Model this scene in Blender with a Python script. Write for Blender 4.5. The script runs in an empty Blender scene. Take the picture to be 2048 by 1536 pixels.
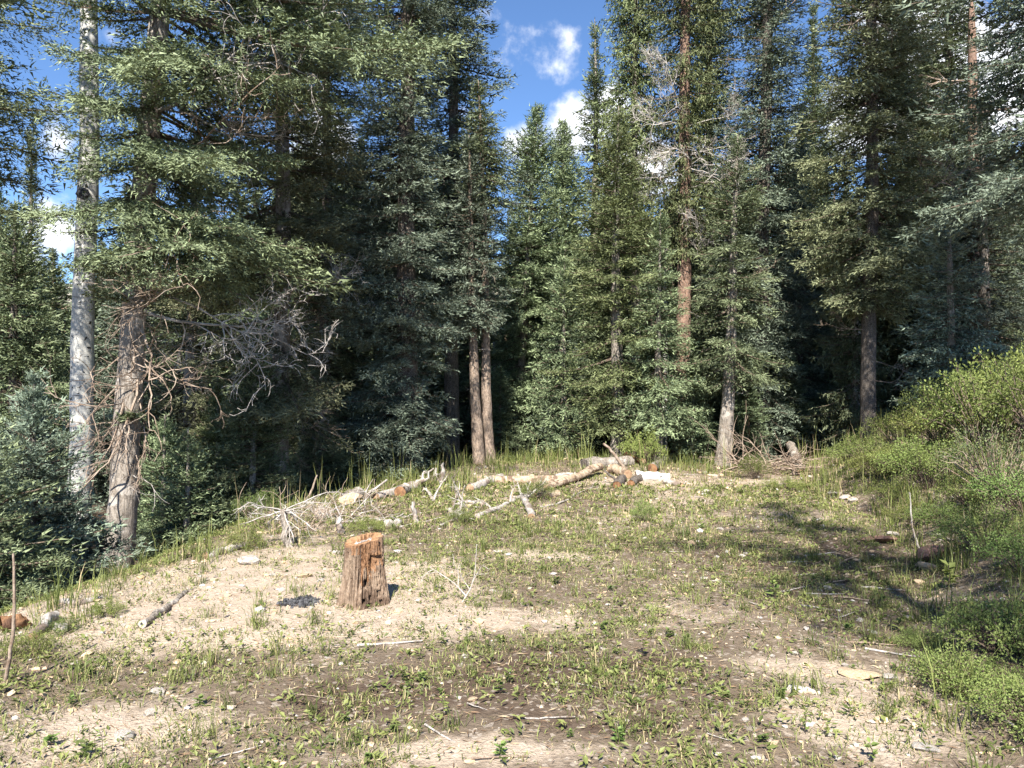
import bpy, math, random
import numpy as np
from math import radians, sin, cos, pi, atan2, sqrt

scene = bpy.context.scene
COL = scene.collection

# ------------------------------------------------------------------ camera, sky, sun, exposure
F = 1540.0                       # focal length in pixels of a 2048 px wide frame
EYE = 1.6
cam_data = bpy.data.cameras.new('camera')
cam_data.sensor_width = 36.0
cam_data.lens = 36.0 * F / 2048.0
cam_data.clip_start = 0.05
cam_data.clip_end = 3000.0
cam = bpy.data.objects.new('camera', cam_data)
COL.objects.link(cam)
cam.location = (0, 0, EYE)
cam.rotation_euler = (radians(90), 0, 0)
scene.camera = cam

SUN_ELEV = radians(46)
SUN_H = np.array([-0.12, -0.993]); SUN_H /= np.linalg.norm(SUN_H)       # horizontal direction towards the sun
world = bpy.data.worlds.new('World')
scene.world = world
world.use_nodes = True
wn, wl = world.node_tree.nodes, world.node_tree.links
wn.clear()
wout = wn.new('ShaderNodeOutputWorld')
wbg = wn.new('ShaderNodeBackground'); wbg.inputs[1].default_value = 0.075
sky = wn.new('ShaderNodeTexSky'); sky.sky_type = 'NISHITA'; sky.sun_disc = False
sky.sun_elevation = SUN_ELEV
sky.sun_rotation = atan2(SUN_H[0], SUN_H[1])
sky.altitude = 2600; sky.air_density = 1.0; sky.dust_density = 0.0; sky.ozone_density = 5.0
tcw = wn.new('ShaderNodeTexCoord')

def wmath(op, a, b=None, c=None):
    n = wn.new('ShaderNodeMath'); n.operation = op
    for i, v in enumerate((a, b, c)):
        if v is None: continue
        if isinstance(v, (int, float)): n.inputs[i].default_value = v
        else: wl.new(v, n.inputs[i])
    return n.outputs[0]

def cloud_dir(px, py):
    v = np.array([(px - 1024) / F, 1.0, (768 - py) / F]); return v / np.linalg.norm(v)

wnoise = wn.new('ShaderNodeTexNoise'); wnoise.inputs['Scale'].default_value = 13.0
wnoise.inputs['Detail'].default_value = 9.0; wnoise.inputs['Roughness'].default_value = 0.58
wl.new(tcw.outputs['Generated'], wnoise.inputs['Vector'])
wbig = wn.new('ShaderNodeTexNoise'); wbig.inputs['Scale'].default_value = 2.2
wbig.inputs['Detail'].default_value = 3.0
wl.new(tcw.outputs['Generated'], wbig.inputs['Vector'])
# cumulus heaps in view: (px, py, angular radius in degrees, strength)
mask = wmath('MULTIPLY', wmath('SUBTRACT', wbig.outputs[0], 0.60), 3.0)
for px, py, rad, st in ((1150, 255, 2.9, 1.0), (1060, 285, 2.2, .85), (1270, 330, 3.6, .9), (1210, 230, 2.2, .85), (1840, 130, 6.0, .9), (1690, 240, 4.0, .95),
                        (2000, 160, 6, 1.0), (1090, 95, 3.4, .52), (105, 445, 2.4, .9), (100, 285, 1.5, .55), (20, 480, 3.0, .8), (-300, 380, 6, .9),
                        (640, 300, 3.5, .9), (2400, 200, 8, .9)):
    d = cloud_dir(px, py)
    dp = wn.new('ShaderNodeVectorMath'); dp.operation = 'DOT_PRODUCT'
    wl.new(tcw.outputs['Generated'], dp.inputs[0]); dp.inputs[1].default_value = d
    mr = wn.new('ShaderNodeMapRange'); mr.clamp = True
    wl.new(dp.outputs['Value'], mr.inputs[0])
    mr.inputs[1].default_value = cos(radians(rad)); mr.inputs[2].default_value = 1.0
    mr.inputs[3].default_value = 0.0; mr.inputs[4].default_value = st
    mask = wmath('MAXIMUM', mask, mr.outputs[0])
dens = wmath('ADD', mask, wmath('MULTIPLY', wmath('SUBTRACT', wnoise.outputs[0], 0.5), 2.7))
cr = wn.new('ShaderNodeMapRange'); cr.interpolation_type = 'SMOOTHSTEP'
wl.new(dens, cr.inputs[0]); cr.inputs[1].default_value = 0.18; cr.inputs[2].default_value = 0.80
shade = wn.new('ShaderNodeMapRange'); wl.new(dens, shade.inputs[0])
shade.inputs[1].default_value = 0.4; shade.inputs[2].default_value = 1.2
shade.inputs[3].default_value = 6.6; shade.inputs[4].default_value = 11
ccol = wn.new('ShaderNodeCombineColor')
wl.new(shade.outputs[0], ccol.inputs[0]); wl.new(wmath('MULTIPLY', shade.outputs[0], 1.03), ccol.inputs[1]); wl.new(wmath('MULTIPLY', shade.outputs[0], 1.09), ccol.inputs[2])
whs = wn.new('ShaderNodeHueSaturation'); whs.inputs['Saturation'].default_value = 1.04; whs.inputs['Value'].default_value = 1.22
wl.new(sky.outputs[0], whs.inputs['Color'])
wmix = wn.new('ShaderNodeMix'); wmix.data_type = 'RGBA'
wl.new(cr.outputs[0], wmix.inputs['Factor']); wl.new(whs.outputs[0], wmix.inputs['A']); wl.new(ccol.outputs[0], wmix.inputs['B'])
wl.new(wmix.outputs['Result'], wbg.inputs[0]); wl.new(wbg.outputs[0], wout.inputs[0])

sun_data = bpy.data.lights.new('sun', 'SUN')
sun_data.energy = 5.0; sun_data.angle = radians(0.55); sun_data.color = (1.0, 0.95, 0.87)
sun = bpy.data.objects.new('sun', sun_data); COL.objects.link(sun)
sun.location = (20, -30, 40)
sun.rotation_euler = (pi / 2 - SUN_ELEV, 0, atan2(SUN_H[1], SUN_H[0]) + pi / 2)

vs = scene.view_settings
vs.view_transform = 'Standard'; vs.look = 'None'; vs.exposure = 1.40; vs.gamma = 1.0; vs.use_curve_mapping = False
scene.render.engine = 'CYCLES'
scene.cycles.max_bounces = 5; scene.cycles.diffuse_bounces = 3; scene.cycles.glossy_bounces = 2
scene.cycles.transmission_bounces = 3; scene.cycles.transparent_max_bounces = 4
scene.cycles.use_adaptive_sampling = True; scene.cycles.adaptive_threshold = 0.02

# ------------------------------------------------------------------ helpers
def nrm(v):
    v = np.asarray(v, float); n = np.linalg.norm(v, axis=-1, keepdims=True); return v / np.maximum(n, 1e-9)

def _hash(ix, iy, seed):
    h = (ix.astype(np.int64) * 374761393 + iy.astype(np.int64) * 668265263 + seed * 982451653) & 0xffffffff
    h = ((h ^ (h >> 13)) * 1274126177) & 0xffffffff
    return ((h ^ (h >> 16)) & 0xffff) / 65535.0

def vnoise(x, y, seed=0):
    x = np.asarray(x, float); y = np.asarray(y, float)
    ix, iy = np.floor(x), np.floor(y); fx, fy = x - ix, y - iy
    fx = fx * fx * (3 - 2 * fx); fy = fy * fy * (3 - 2 * fy)
    a = _hash(ix, iy, seed); b = _hash(ix + 1, iy, seed); c = _hash(ix, iy + 1, seed); d = _hash(ix + 1, iy + 1, seed)
    return (a * (1 - fx) + b * fx) * (1 - fy) + (c * (1 - fx) + d * fx) * fy

def fbm(x, y, seed=0, octv=4):
    s = 0; a = .5; t = 0
    for i in range(octv):
        s = s + a * vnoise(x * 2 ** i, y * 2 ** i, seed + i * 17); t += a; a *= .5
    return s / t

def smooth(t):
    t = np.clip(t, 0, 1); return t * t * (3 - 2 * t)

class MB:
    """collects arrays of vertices and faces, links them as one mesh"""
    def __init__(self): self.V = []; self.T = []; self.f3 = []; self.f4 = []; self.n = 0
    def add(self, V, Fc, mat=0, tint=0.5):
        V = np.asarray(V, float).reshape(-1, 3); Fc = np.asarray(Fc, int)
        if len(V) == 0 or len(Fc) == 0: return self
        self.V.append(V); self.T.append(np.broadcast_to(np.asarray(tint, float), (len(V),)))
        (self.f3 if Fc.shape[1] == 3 else self.f4).append((Fc + self.n, np.full(len(Fc), mat)))
        self.n += len(V); return self
    def mesh(self, name, mats, smooth_sh=False):
        me = bpy.data.meshes.new(name)
        V = np.concatenate(self.V); T = np.concatenate(self.T)
        me.vertices.add(len(V)); me.vertices.foreach_set('co', V.astype(np.float32).ravel())
        loops, tot, mi = [], [], []
        for grp, k in ((self.f4, 4), (self.f3, 3)):
            for f, m in grp:
                loops.append(f.ravel()); tot.append(np.full(len(f), k)); mi.append(m)
        loops = np.concatenate(loops); tot = np.concatenate(tot); mi = np.concatenate(mi)
        me.loops.add(len(loops)); me.loops.foreach_set('vertex_index', loops.astype(np.int32))
        me.polygons.add(len(tot))
        start = np.concatenate(([0], np.cumsum(tot)[:-1]))
        me.polygons.foreach_set('loop_start', start.astype(np.int32))
        me.polygons.foreach_set('material_index', mi.astype(np.int32))
        if smooth_sh: me.polygons.foreach_set('use_smooth', np.ones(len(tot), bool))
        else: me.polygons.foreach_set('use_smooth', np.zeros(len(tot), bool))
        at = me.attributes.new('tint', 'FLOAT', 'POINT'); at.data.foreach_set('value', T.astype(np.float32))
        for m in (mats if isinstance(mats, (list, tuple)) else [mats]): me.materials.append(m)
        me.update(calc_edges=True)
        return me
    def build(self, name, mats, parent=None, smooth_sh=False):
        return put(name, self.mesh(name, mats, smooth_sh), parent)

def put(name, me, parent=None):
    o = bpy.data.objects.new(name, me); COL.objects.link(o)
    if parent is not None: o.parent = parent
    return o

def tag(o, label=None, cat=None, group=None, kind=None):
    if label: o['label'] = label
    if cat: o['category'] = cat
    if group: o['group'] = group
    if kind: o['kind'] = kind
    return o

def thing(name, loc, rz, label, cat, group=None):
    o = bpy.data.objects.new(name, None); COL.objects.link(o)
    o.empty_display_size = .2
    o.location = loc; o.rotation_euler = (0, 0, rz)
    return tag(o, label, cat, group)

def frames(pts):
    pts = np.asarray(pts, float)
    d = nrm(np.gradient(pts, axis=0))
    ref = np.array([0, 0, 1.0]) if abs(d[:, 2]).mean() < .8 else np.array([1.0, 0, 0])
    a = nrm(np.cross(d, ref)); b = np.cross(d, a)
    return d, a, b

def tube(mb, pts, rad, k=5, mat=0, cap=True, capmat=None, jitter=None, rng=None, tint=0.5):
    pts = np.asarray(pts, float); n = len(pts); rad = np.broadcast_to(np.asarray(rad, float), (n,))
    d, a, b = frames(pts)
    th = np.arange(k) * 2 * pi / k
    rr = rad[:, None] * np.ones((1, k))
    if jitter is not None: rr = rr * (1 + jitter * rng.normal(size=(n, k)))
    V = pts[:, None, :] + rr[..., None] * (np.cos(th)[None, :, None] * a[:, None, :] + np.sin(th)[None, :, None] * b[:, None, :])
    i = np.arange(n - 1)[:, None] * k; j = np.arange(k)[None, :]; j2 = (j + 1) % k
    Fq = np.stack([i + j, i + j2, i + k + j2, i + k + j], -1).reshape(-1, 4)
    mb.add(V.reshape(-1, 3), Fq, mat, tint if np.ndim(tint) == 0 else np.repeat(tint, k))
    if cap:
        cm = mat if capmat is None else capmat
        for e, ring in ((0, V[0]), (n - 1, V[-1])):
            ctr = ring.mean(0)
            Vc = np.vstack([ring, ctr[None]])
            jj = np.arange(k); f = np.stack([jj, (jj + 1) % k, np.full(k, k)], -1)
            mb.add(Vc, f if e else f[:, ::-1], cm, tint if np.ndim(tint) == 0 else .5)

def leafquads(mb, P, D, N, L, W, mat=0, tint=0.5, fold=0.15, mid=.5):
    """rhombic leaves / needle twigs: base P, direction D, normal N"""
    S = nrm(np.cross(D, N)); U = nrm(np.cross(S, D))
    L = np.broadcast_to(np.asarray(L, float), (len(P),))[:, None]; W = np.broadcast_to(np.asarray(W, float), (len(P),))[:, None]
    m = P + D * L * mid + U * W * fold
    V = np.stack([P, m + S * W * .5, P + D * L, m - S * W * .5], 1).reshape(-1, 3)
    i = np.arange(len(P))[:, None] * 4 + np.arange(4)[None]
    mb.add(V, i, mat, np.repeat(np.broadcast_to(tint, (len(P),)), 4))

def needles(mb, P, D, N, L, W, mat=0, tint=0.5):
    """needle sprays: slim triangles"""
    S = nrm(np.cross(D, N))
    L = np.broadcast_to(np.asarray(L, float), (len(P),))[:, None]; W = np.broadcast_to(np.asarray(W, float), (len(P),))[:, None]
    V = np.stack([P - S * W * .5, P + S * W * .5, P + D * L], 1).reshape(-1, 3)
    mb.add(V, np.arange(len(P))[:, None] * 3 + np.arange(3)[None], mat, np.repeat(np.broadcast_to(tint, (len(P),)), 3))

def blades(mb, P, az, H, W, lean, mat=0, tint=0.5):
    """grass blades: two bent segments with a pointed tip"""
    n = len(P)
    out = np.stack([np.cos(az), np.sin(az), np.zeros(n)], -1); side = np.stack([-np.sin(az), np.cos(az), np.zeros(n)], -1)
    up = np.array([0, 0, 1.0])
    H = np.asarray(H)[:, None]; W = np.asarray(W)[:, None]; lean = np.asarray(lean)[:, None]
    c1 = P + up * H * .55 * np.cos(lean * .6) + out * H * .55 * np.sin(lean * .6)
    c2 = c1 + up * H * .45 * np.cos(np.minimum(lean * 1.6, 2.2)) + out * H * .45 * np.sin(np.minimum(lean * 1.6, 2.2))
    V = np.stack([P - side * W * .5, P + side * W * .5, c1 + side * W * .42, c1 - side * W * .42, c2], 1).reshape(-1, 3)
    b = np.arange(n)[:, None] * 5
    t5 = np.repeat(np.broadcast_to(tint, (n,)), 5)
    mb.add(V, b + np.array([[0, 1, 2, 3]]), mat, t5)
    mb.f3.append((b + np.array([[3, 2, 4]]) + (mb.n - len(V)), np.full(n, mat)))

# ------------------------------------------------------------------ materials
def new_mat(name):
    m = bpy.data.materials.new(name); m.use_nodes = True
    nt = m.node_tree; nt.nodes.clear()
    out = nt.nodes.new('ShaderNodeOutputMaterial')
    p = nt.nodes.new('ShaderNodeBsdfPrincipled')
    nt.links.new(p.outputs[0], out.inputs[0])
    return m, nt, p, out

def N(nt, typ, **kw):
    n = nt.nodes.new(typ)
    for k, v in kw.items():
        if hasattr(n, k): setattr(n, k, v)
    return n

def mixc(nt, fac, a, b, blend='MIX'):
    m = nt.nodes.new('ShaderNodeMix'); m.data_type = 'RGBA'; m.blend_type = blend
    for key, v in (('Factor', fac), ('A', a), ('B', b)):
        if isinstance(v, (int, float)): m.inputs[key].default_value = v
        elif isinstance(v, tuple): m.inputs[key].default_value = (*v, 1) if len(v) == 3 else v
        else: nt.links.new(v, m.inputs[key])
    return m.outputs['Result']

def ramp(nt, fac, lo, hi):
    r = nt.nodes.new('ShaderNodeMapRange'); r.interpolation_type = 'SMOOTHSTEP'
    nt.links.new(fac, r.inputs[0]); r.inputs[1].default_value = lo; r.inputs[2].default_value = hi
    return r.outputs[0]

def noise(nt, scale, vec=None, detail=4, rough=.6, stretch=None):
    n = nt.nodes.new('ShaderNodeTexNoise'); n.inputs['Scale'].default_value = scale
    n.inputs['Detail'].default_value = detail; n.inputs['Roughness'].default_value = rough
    tc = nt.nodes.new('ShaderNodeTexCoord')
    src = tc.outputs['Object'] if vec is None else vec
    if stretch:
        mp = nt.nodes.new('ShaderNodeMapping'); mp.inputs['Scale'].default_value = stretch
        nt.links.new(src, mp.inputs[0]); src = mp.outputs[0]
    nt.links.new(src, n.inputs['Vector'])
    return n.outputs[0]

def bump(nt, p, h, strength=.5, dist=.02):
    b = nt.nodes.new('ShaderNodeBump'); b.inputs['Strength'].default_value = strength; b.inputs['Distance'].default_value = dist
    nt.links.new(h, b.inputs['Height']); nt.links.new(b.outputs[0], p.inputs['Normal'])

def tint_attr(nt):
    a = nt.nodes.new('ShaderNodeAttribute'); a.attribute_name = 'tint'; return a.outputs['Fac']

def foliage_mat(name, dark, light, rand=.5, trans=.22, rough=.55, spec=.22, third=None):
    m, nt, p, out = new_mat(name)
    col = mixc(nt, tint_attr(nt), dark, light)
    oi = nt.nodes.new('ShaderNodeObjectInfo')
    hs = nt.nodes.new('ShaderNodeHueSaturation')
    mr = nt.nodes.new('ShaderNodeMapRange'); nt.links.new(oi.outputs['Random'], mr.inputs[0])
    mr.inputs[3].default_value = 1 - rand * .6; mr.inputs[4].default_value = 1 + rand * .6
    nt.links.new(mr.outputs[0], hs.inputs['Value'])
    mr2 = nt.nodes.new('ShaderNodeMapRange'); nt.links.new(oi.outputs['Random'], mr2.inputs[0])
    mr2.inputs[3].default_value = .49; mr2.inputs[4].default_value = .515
    nt.links.new(mr2.outputs[0], hs.inputs['Hue'])
    if third: col = mixc(nt, ramp(nt, noise(nt, 1.1, detail=3), .52, .68), col, third)
    nt.links.new(col, hs.inputs['Color'])
    nt.links.new(hs.outputs[0], p.inputs['Base Color'])
    p.inputs['Roughness'].default_value = rough; p.inputs['Specular IOR Level'].default_value = spec
    tr = nt.nodes.new('ShaderNodeBsdfTranslucent')
    nt.links.new(mixc(nt, .5, hs.outputs[0], (.12, .16, .03)), tr.inputs[0])
    ms = nt.nodes.new('ShaderNodeMixShader'); ms.inputs[0].default_value = trans
    nt.links.new(p.outputs[0], ms.inputs[1]); nt.links.new(tr.outputs[0], ms.inputs[2]); nt.links.new(ms.outputs[0], out.inputs[0])
    return m

def bark_mat(name, a, b, c, vs_=7, hs_=26, bumpd=.03, patch=None):
    m, nt, p, out = new_mat(name)
    n1 = noise(nt, 1, stretch=(hs_, hs_, vs_), detail=6)
    n2 = noise(nt, 3.0, detail=3); n3 = noise(nt, 90, detail=2)
    col = mixc(nt, ramp(nt, n1, .35, .65), a, b)
    col = mixc(nt, ramp(nt, n2, .45, .7), col, c)
    col = mixc(nt, ramp(nt, n3, .4, .75), col, mixc(nt, .45, col, (.5, .45, .4)))
    if patch: col = mixc(nt, ramp(nt, noise(nt, 5, detail=4), .55, .62), col, patch)
    nt.links.new(col, p.inputs['Base Color']); p.inputs['Roughness'].default_value = .9; p.inputs['Specular IOR Level'].default_value = .15
    bump(nt, p, n1, .9, bumpd)
    return m

def plain_mat(name, a, b, scale=6, rough=.85, c=None, stretch=None, bumpd=.01, spec=.2):
    m, nt, p, out = new_mat(name)
    n1 = noise(nt, scale, detail=5, stretch=stretch)
    col = mixc(nt, ramp(nt, n1, .35, .65), a, b)
    if c: col = mixc(nt, ramp(nt, noise(nt, scale * .45, detail=4), .5, .62), col, c)
    nt.links.new(col, p.inputs['Base Color']); p.inputs['Roughness'].default_value = rough; p.inputs['Specular IOR Level'].default_value = spec
    bump(nt, p, noise(nt, scale * 4, detail=4, stretch=stretch), .7, bumpd)
    return m

FOL = {
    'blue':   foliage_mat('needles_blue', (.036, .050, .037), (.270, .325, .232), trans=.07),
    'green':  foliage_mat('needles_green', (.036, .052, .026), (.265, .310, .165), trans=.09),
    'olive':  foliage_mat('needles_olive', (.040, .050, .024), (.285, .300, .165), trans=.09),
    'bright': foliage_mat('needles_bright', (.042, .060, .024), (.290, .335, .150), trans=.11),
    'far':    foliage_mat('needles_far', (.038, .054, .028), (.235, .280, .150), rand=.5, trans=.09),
}
M_BARK = bark_mat('bark_fir', (.085, .070, .056), (.30, .26, .215), (.20, .165, .13), patch=(.38, .34, .295))
M_BARK2 = bark_mat('bark_spruce', (.085, .045, .028), (.28, .165, .11), (.15, .085, .058), vs_=16, hs_=30)
M_BARKD = bark_mat('bark_dark', (.040, .032, .026), (.115, .092, .074), (.07, .056, .046))  # dark bark; on trunks inside crowns its tone also stands in for shade
M_BARKW = bark_mat('bark_warm', (.10, .068, .048), (.32, .235, .17), (.20, .145, .105), vs_=14, hs_=34)
M_TWIG = plain_mat('twig_bark', (.07, .05, .035), (.17, .13, .10), 20)
M_DEAD = plain_mat('dead_twig_grey', (.27, .24, .21), (.50, .46, .42), 12)
M_DEADB = plain_mat('dead_twig_brown', (.17, .12, .085), (.34, .27, .21), 12)
M_PALE = plain_mat('weathered_wood', (.25, .215, .185), (.50, .46, .41), 9, stretch=(4, 4, 1.2), c=(.19, .145, .115))
M_TAN = plain_mat('bare_log_wood', (.33, .235, .15), (.50, .41, .31), 18, c=(.17, .115, .08), bumpd=.035)
M_ORANGE = plain_mat('rotten_orange_wood', (.17, .085, .042), (.30, .165, .085), 12, c=(.11, .06, .038), bumpd=.02)
M_CUT = plain_mat('cut_wood', (.25, .15, .09), (.36, .25, .155), 14, c=(.15, .085, .05))
M_ROCKW = plain_mat('pale_rock', (.32, .29, .25), (.50, .47, .43), 14, c=(.36, .28, .20))
M_ROCKR = plain_mat('red_rock', (.22, .12, .085), (.33, .20, .15), 10, c=(.16, .10, .075))
M_ROCKT = plain_mat('tan_rock', (.40, .28, .17), (.55, .43, .30), 12)
M_CHAR = plain_mat('charcoal', (.022, .022, .024), (.12, .12, .125), 30, rough=.6)
LEAF = {
    'yellow': foliage_mat('leaf_yellow_green', (.10, .125, .03), (.30, .33, .10), trans=.36),
    'lime':   foliage_mat('leaf_lime', (.085, .12, .03), (.27, .32, .10), trans=.36),
    'mid':    foliage_mat('leaf_mid', (.075, .115, .03), (.19, .25, .075), trans=.35),
    'grey':   foliage_mat('leaf_greygreen', (.06, .085, .035), (.19, .23, .10), trans=.25),
}
def grass_mat(name, g0, g1, straw):
    m, nt, p, out = new_mat(name)
    t = tint_attr(nt)
    col = mixc(nt, ramp(nt, t, 0, .6), g0, g1); col = mixc(nt, ramp(nt, t, .72, .85), col, straw)
    nt.links.new(col, p.inputs['Base Color']); p.inputs['Roughness'].default_value = .55; p.inputs['Specular IOR Level'].default_value = .3
    tr = nt.nodes.new('ShaderNodeBsdfTranslucent'); nt.links.new(col, tr.inputs[0])
    ms = nt.nodes.new('ShaderNodeMixShader'); ms.inputs[0].default_value = .3
    nt.links.new(p.outputs[0], ms.inputs[1]); nt.links.new(tr.outputs[0], ms.inputs[2]); nt.links.new(ms.outputs[0], out.inputs[0])
    return m
M_GRASS = grass_mat('grass_blades', (.08, .105, .026), (.24, .265, .085), (.48, .39, .22))
M_LITTER = grass_mat('straw_and_needles', (.16, .095, .055), (.30, .20, .12), (.55, .44, .28))

def soil_mat():
    m, nt, p, out = new_mat('soil')
    t = tint_attr(nt)                                     # 0 dark forest duff .. 0.5 brown soil .. 1 pale sand
    na = noise(nt, 9, detail=6); nb = noise(nt, 55, detail=4); nc = noise(nt, 2.2, detail=5)
    add = nt.nodes.new('ShaderNodeMath'); add.operation = 'MULTIPLY_ADD'
    nt.links.new(na, add.inputs[0]); add.inputs[1].default_value = .55; nt.links.new(t, add.inputs[2])
    sub = nt.nodes.new('ShaderNodeMath'); sub.operation = 'SUBTRACT'; nt.links.new(add.outputs[0], sub.inputs[0]); sub.inputs[1].default_value = .275
    k = sub.outputs[0]
    dark = mixc(nt, nb, (.055, .038, .027), (.115, .082, .060))
    brown = mixc(nt, nb, (.105, .080, .058), (.205, .160, .115))
    sand = mixc(nt, nb, (.30, .235, .172), (.475, .39, .305))
    col = mixc(nt, ramp(nt, k, .2, .45), dark, brown)
    col = mixc(nt, ramp(nt, k, .48, .74), col, sand)
    vor = nt.nodes.new('ShaderNodeTexVoronoi'); vor.inputs['Scale'].default_value = 42
    tc = nt.nodes.new('ShaderNodeTexCoord'); nt.links.new(tc.outputs['Object'], vor.inputs['Vector'])
    sepc = nt.nodes.new('ShaderNodeSeparateColor'); nt.links.new(vor.outputs['Color'], sepc.inputs[0])
    col = mixc(nt, ramp(nt, sepc.outputs[0], .86, .92), col, mixc(nt, .35, col, (.55, .48, .40)))
    nt.links.new(col, p.inputs['Base Color']); p.inputs['Roughness'].default_value = .95; p.inputs['Specular IOR Level'].default_value = .1
    hsum = nt.nodes.new('ShaderNodeMath'); hsum.operation = 'ADD'; nt.links.new(na, hsum.inputs[0]); nt.links.new(nb, hsum.inputs[1])
    bump(nt, p, hsum.outputs[0], .9, .02)
    return m
M_SOIL = soil_mat()

def aspen_mat():
    m, nt, p, out = new_mat('bark_aspen')
    n1 = noise(nt, 1, stretch=(3, 3, 38), detail=5); n2 = noise(nt, 1.4, detail=4); n3 = noise(nt, 14, detail=4)
    col = mixc(nt, ramp(nt, n2, .35, .7), (.58, .565, .515), (.41, .40, .365))
    col = mixc(nt, ramp(nt, n3, .45, .8), col, (.36, .345, .32))
    col = mixc(nt, ramp(nt, n1, .635, .68), col, (.05, .045, .04))
    sepx = nt.nodes.new('ShaderNodeSeparateXYZ'); tc = nt.nodes.new('ShaderNodeTexCoord'); nt.links.new(tc.outputs['Object'], sepx.inputs[0])
    n4 = noise(nt, 1, stretch=(11, 11, 15), detail=2)
    col = mixc(nt, ramp(nt, n4, .64, .67), col, (.028, .025, .023))
    nt.links.new(col, p.inputs['Base Color']); p.inputs['Roughness'].default_value = .7
    bump(nt, p, n1, .4, .01)
    return m
M_ASPEN = aspen_mat()
# ------------------------------------------------------------------ terrain
def toe_left(y):  return np.interp(y, [-8, 0, 4, 6, 7, 10, 12, 14, 15.5, 18], [-3.2, -3.1, -3.2, -3.15, -2.85, -2.75, -2.1, -1.1, .2, 2.5])
def toe_right(y): return np.interp(y, [-8, 2, 3.4, 5, 6, 7, 8.7, 11.4, 14, 18, 30], [1.9, 1.9, 2.0, 2.6, 3.2, 3.8, 4.3, 4.5, 5.3, 7, 12])
def gz(x, y):
    x = np.asarray(x, float); y = np.asarray(y, float)
    dl = toe_left(y) - x
    z = -.95 * smooth(dl / 2.8) * (y > -20) - .02 * np.clip(dl - 2.8, 0, 30)
    dr = x - toe_right(y)
    sl = np.interp(y, [0, 5, 7.5, 12, 16, 30], [.25, .30, .62, .55, .35, .12])
    z = z + 2.3 * np.tanh(np.maximum(dr, 0) * sl / 2.3)
    z = z + .16 * np.exp(-((x - 1.0) / 2.2) ** 2 - ((y - 14.2) / 1.0) ** 2)
    z = z - .55 * smooth((y - 15.2) / 5) * smooth((8 - x) / 4)
    z = z + .10 * np.maximum(y - 19, 0) * smooth((x - 3) / 9) - .015 * np.clip(y - 20, 0, 60)
    z = z + .10 * (fbm(x * .55, y * .55, 5, 3) - .5) + .045 * (fbm(x * 2.6, y * 2.6, 9, 3) - .5)
    return z
Z0 = float(gz(0, 0)); 
def ray(px, py):
    return np.array([(px - 1024) / F, 1.0, (768 - py) / F])
def G(px, py):
    """ground point seen at a pixel of the photograph"""
    r = ray(px, py); d = np.linspace(2.2, 40, 4000)
    X, Y, Z = r[0] * d, d, EYE + r[2] * d
    hit = np.nonzero(Z <= gz(X, Y))[0]
    i = hit[0] if len(hit) else len(d) - 1
    return np.array([X[i], Y[i], float(gz(X[i], Y[i]))])
def AT(px, py, d):
    r = ray(px, py) * d; return np.array([r[0], r[1], r[2] + EYE])

def axis_coords(lo, hi, step, far, g=1.22):
    c = list(np.arange(lo, hi + 1e-6, step)); s = step; v = hi
    while v < far: s *= g; v += s; c.append(v)
    s = step; v = lo
    while v > -far: s *= g; v -= s; c.insert(0, v)
    return np.array(c)

def sandiness(x, y):
    """0 dark duff under the trees, .5 brown soil, 1 pale sand"""
    x = np.asarray(x, float); y = np.asarray(y, float)
    s = .46 + .30 * (fbm(x * .9, y * .9, 31, 4) - .5) * 2
    def blob(cx, cy, rx, ry, a):
        return a * np.exp(-(((x - cx) / rx) ** 2 + ((y - cy) / ry) ** 2))
    s = s + blob(-2.3, 6.2, 1.6, .9, .62) + blob(-1.4, 6.3, .8, .8, .5) + blob(-.5, 5.2, 1.0, .4, .40) + blob(-2.4, 4.9, .9, .35, .4)
    s = s + blob(1.7, 3.7, .5, .45, .5) + blob(2.4, 10.2, 2.4, 1.8, .22) + blob(.35, 7.2, .5, .25, .45) + blob(-.1, 3.35, .7, .14, .40)
    s = s + blob(2.9, 12.5, 1.8, .8, .25) + blob(-1.5, 3.6, .8, .25, .25) + blob(1.4, 4.4, .7, .25, .3)
    s = s - blob(.7, 4.3, 1.1, .45, .24) - blob(2.4, 6.7, 1.3, .9, .26) - blob(-.9, 3.9, .5, .25, .2) - blob(.3, 3.5, .5, .2, .18)
    inl = smooth((toe_left(y) - x) / 1.3); inb = smooth((y - 15.0) / 2.0)
    s = s * (1 - np.maximum(inl, inb * (x < 9))) + .12 * np.maximum(inl, inb * (x < 9))
    bank = smooth((x - toe_right(y)) / 1.0)
    s = s + bank * (.18 * (y > 7) - .05)
    return np.clip(s + .22 * (fbm(x * 3.1, y * 3.1, 63, 4) - .5) * (s > .3), .02, 1)

xs = axis_coords(-5.4, 7.0, .085, 420); ys = axis_coords(2.0, 16.5, .085, 420)
GX, GY = np.meshgrid(xs, ys)
fine = np.exp(-(np.maximum(np.abs(GX) - 7, 0) / 4) ** 2)
GZ = gz(GX, GY) + .018 * (fbm(GX * 9, GY * 9, 77, 3) - .5) * fine
ny, nx = GX.shape
ii = (np.arange(ny - 1)[:, None] * nx + np.arange(nx - 1)[None]).ravel()
mb = MB(); mb.add(np.stack([GX, GY, GZ], -1).reshape(-1, 3), np.stack([ii, ii + 1, ii + nx + 1, ii + nx], -1), 0, sandiness(GX, GY).ravel())
ground = mb.build('ground', [M_SOIL], smooth_sh=True); tag(ground, 'bare soil and sand of a forest clearing', kind='structure')

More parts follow.
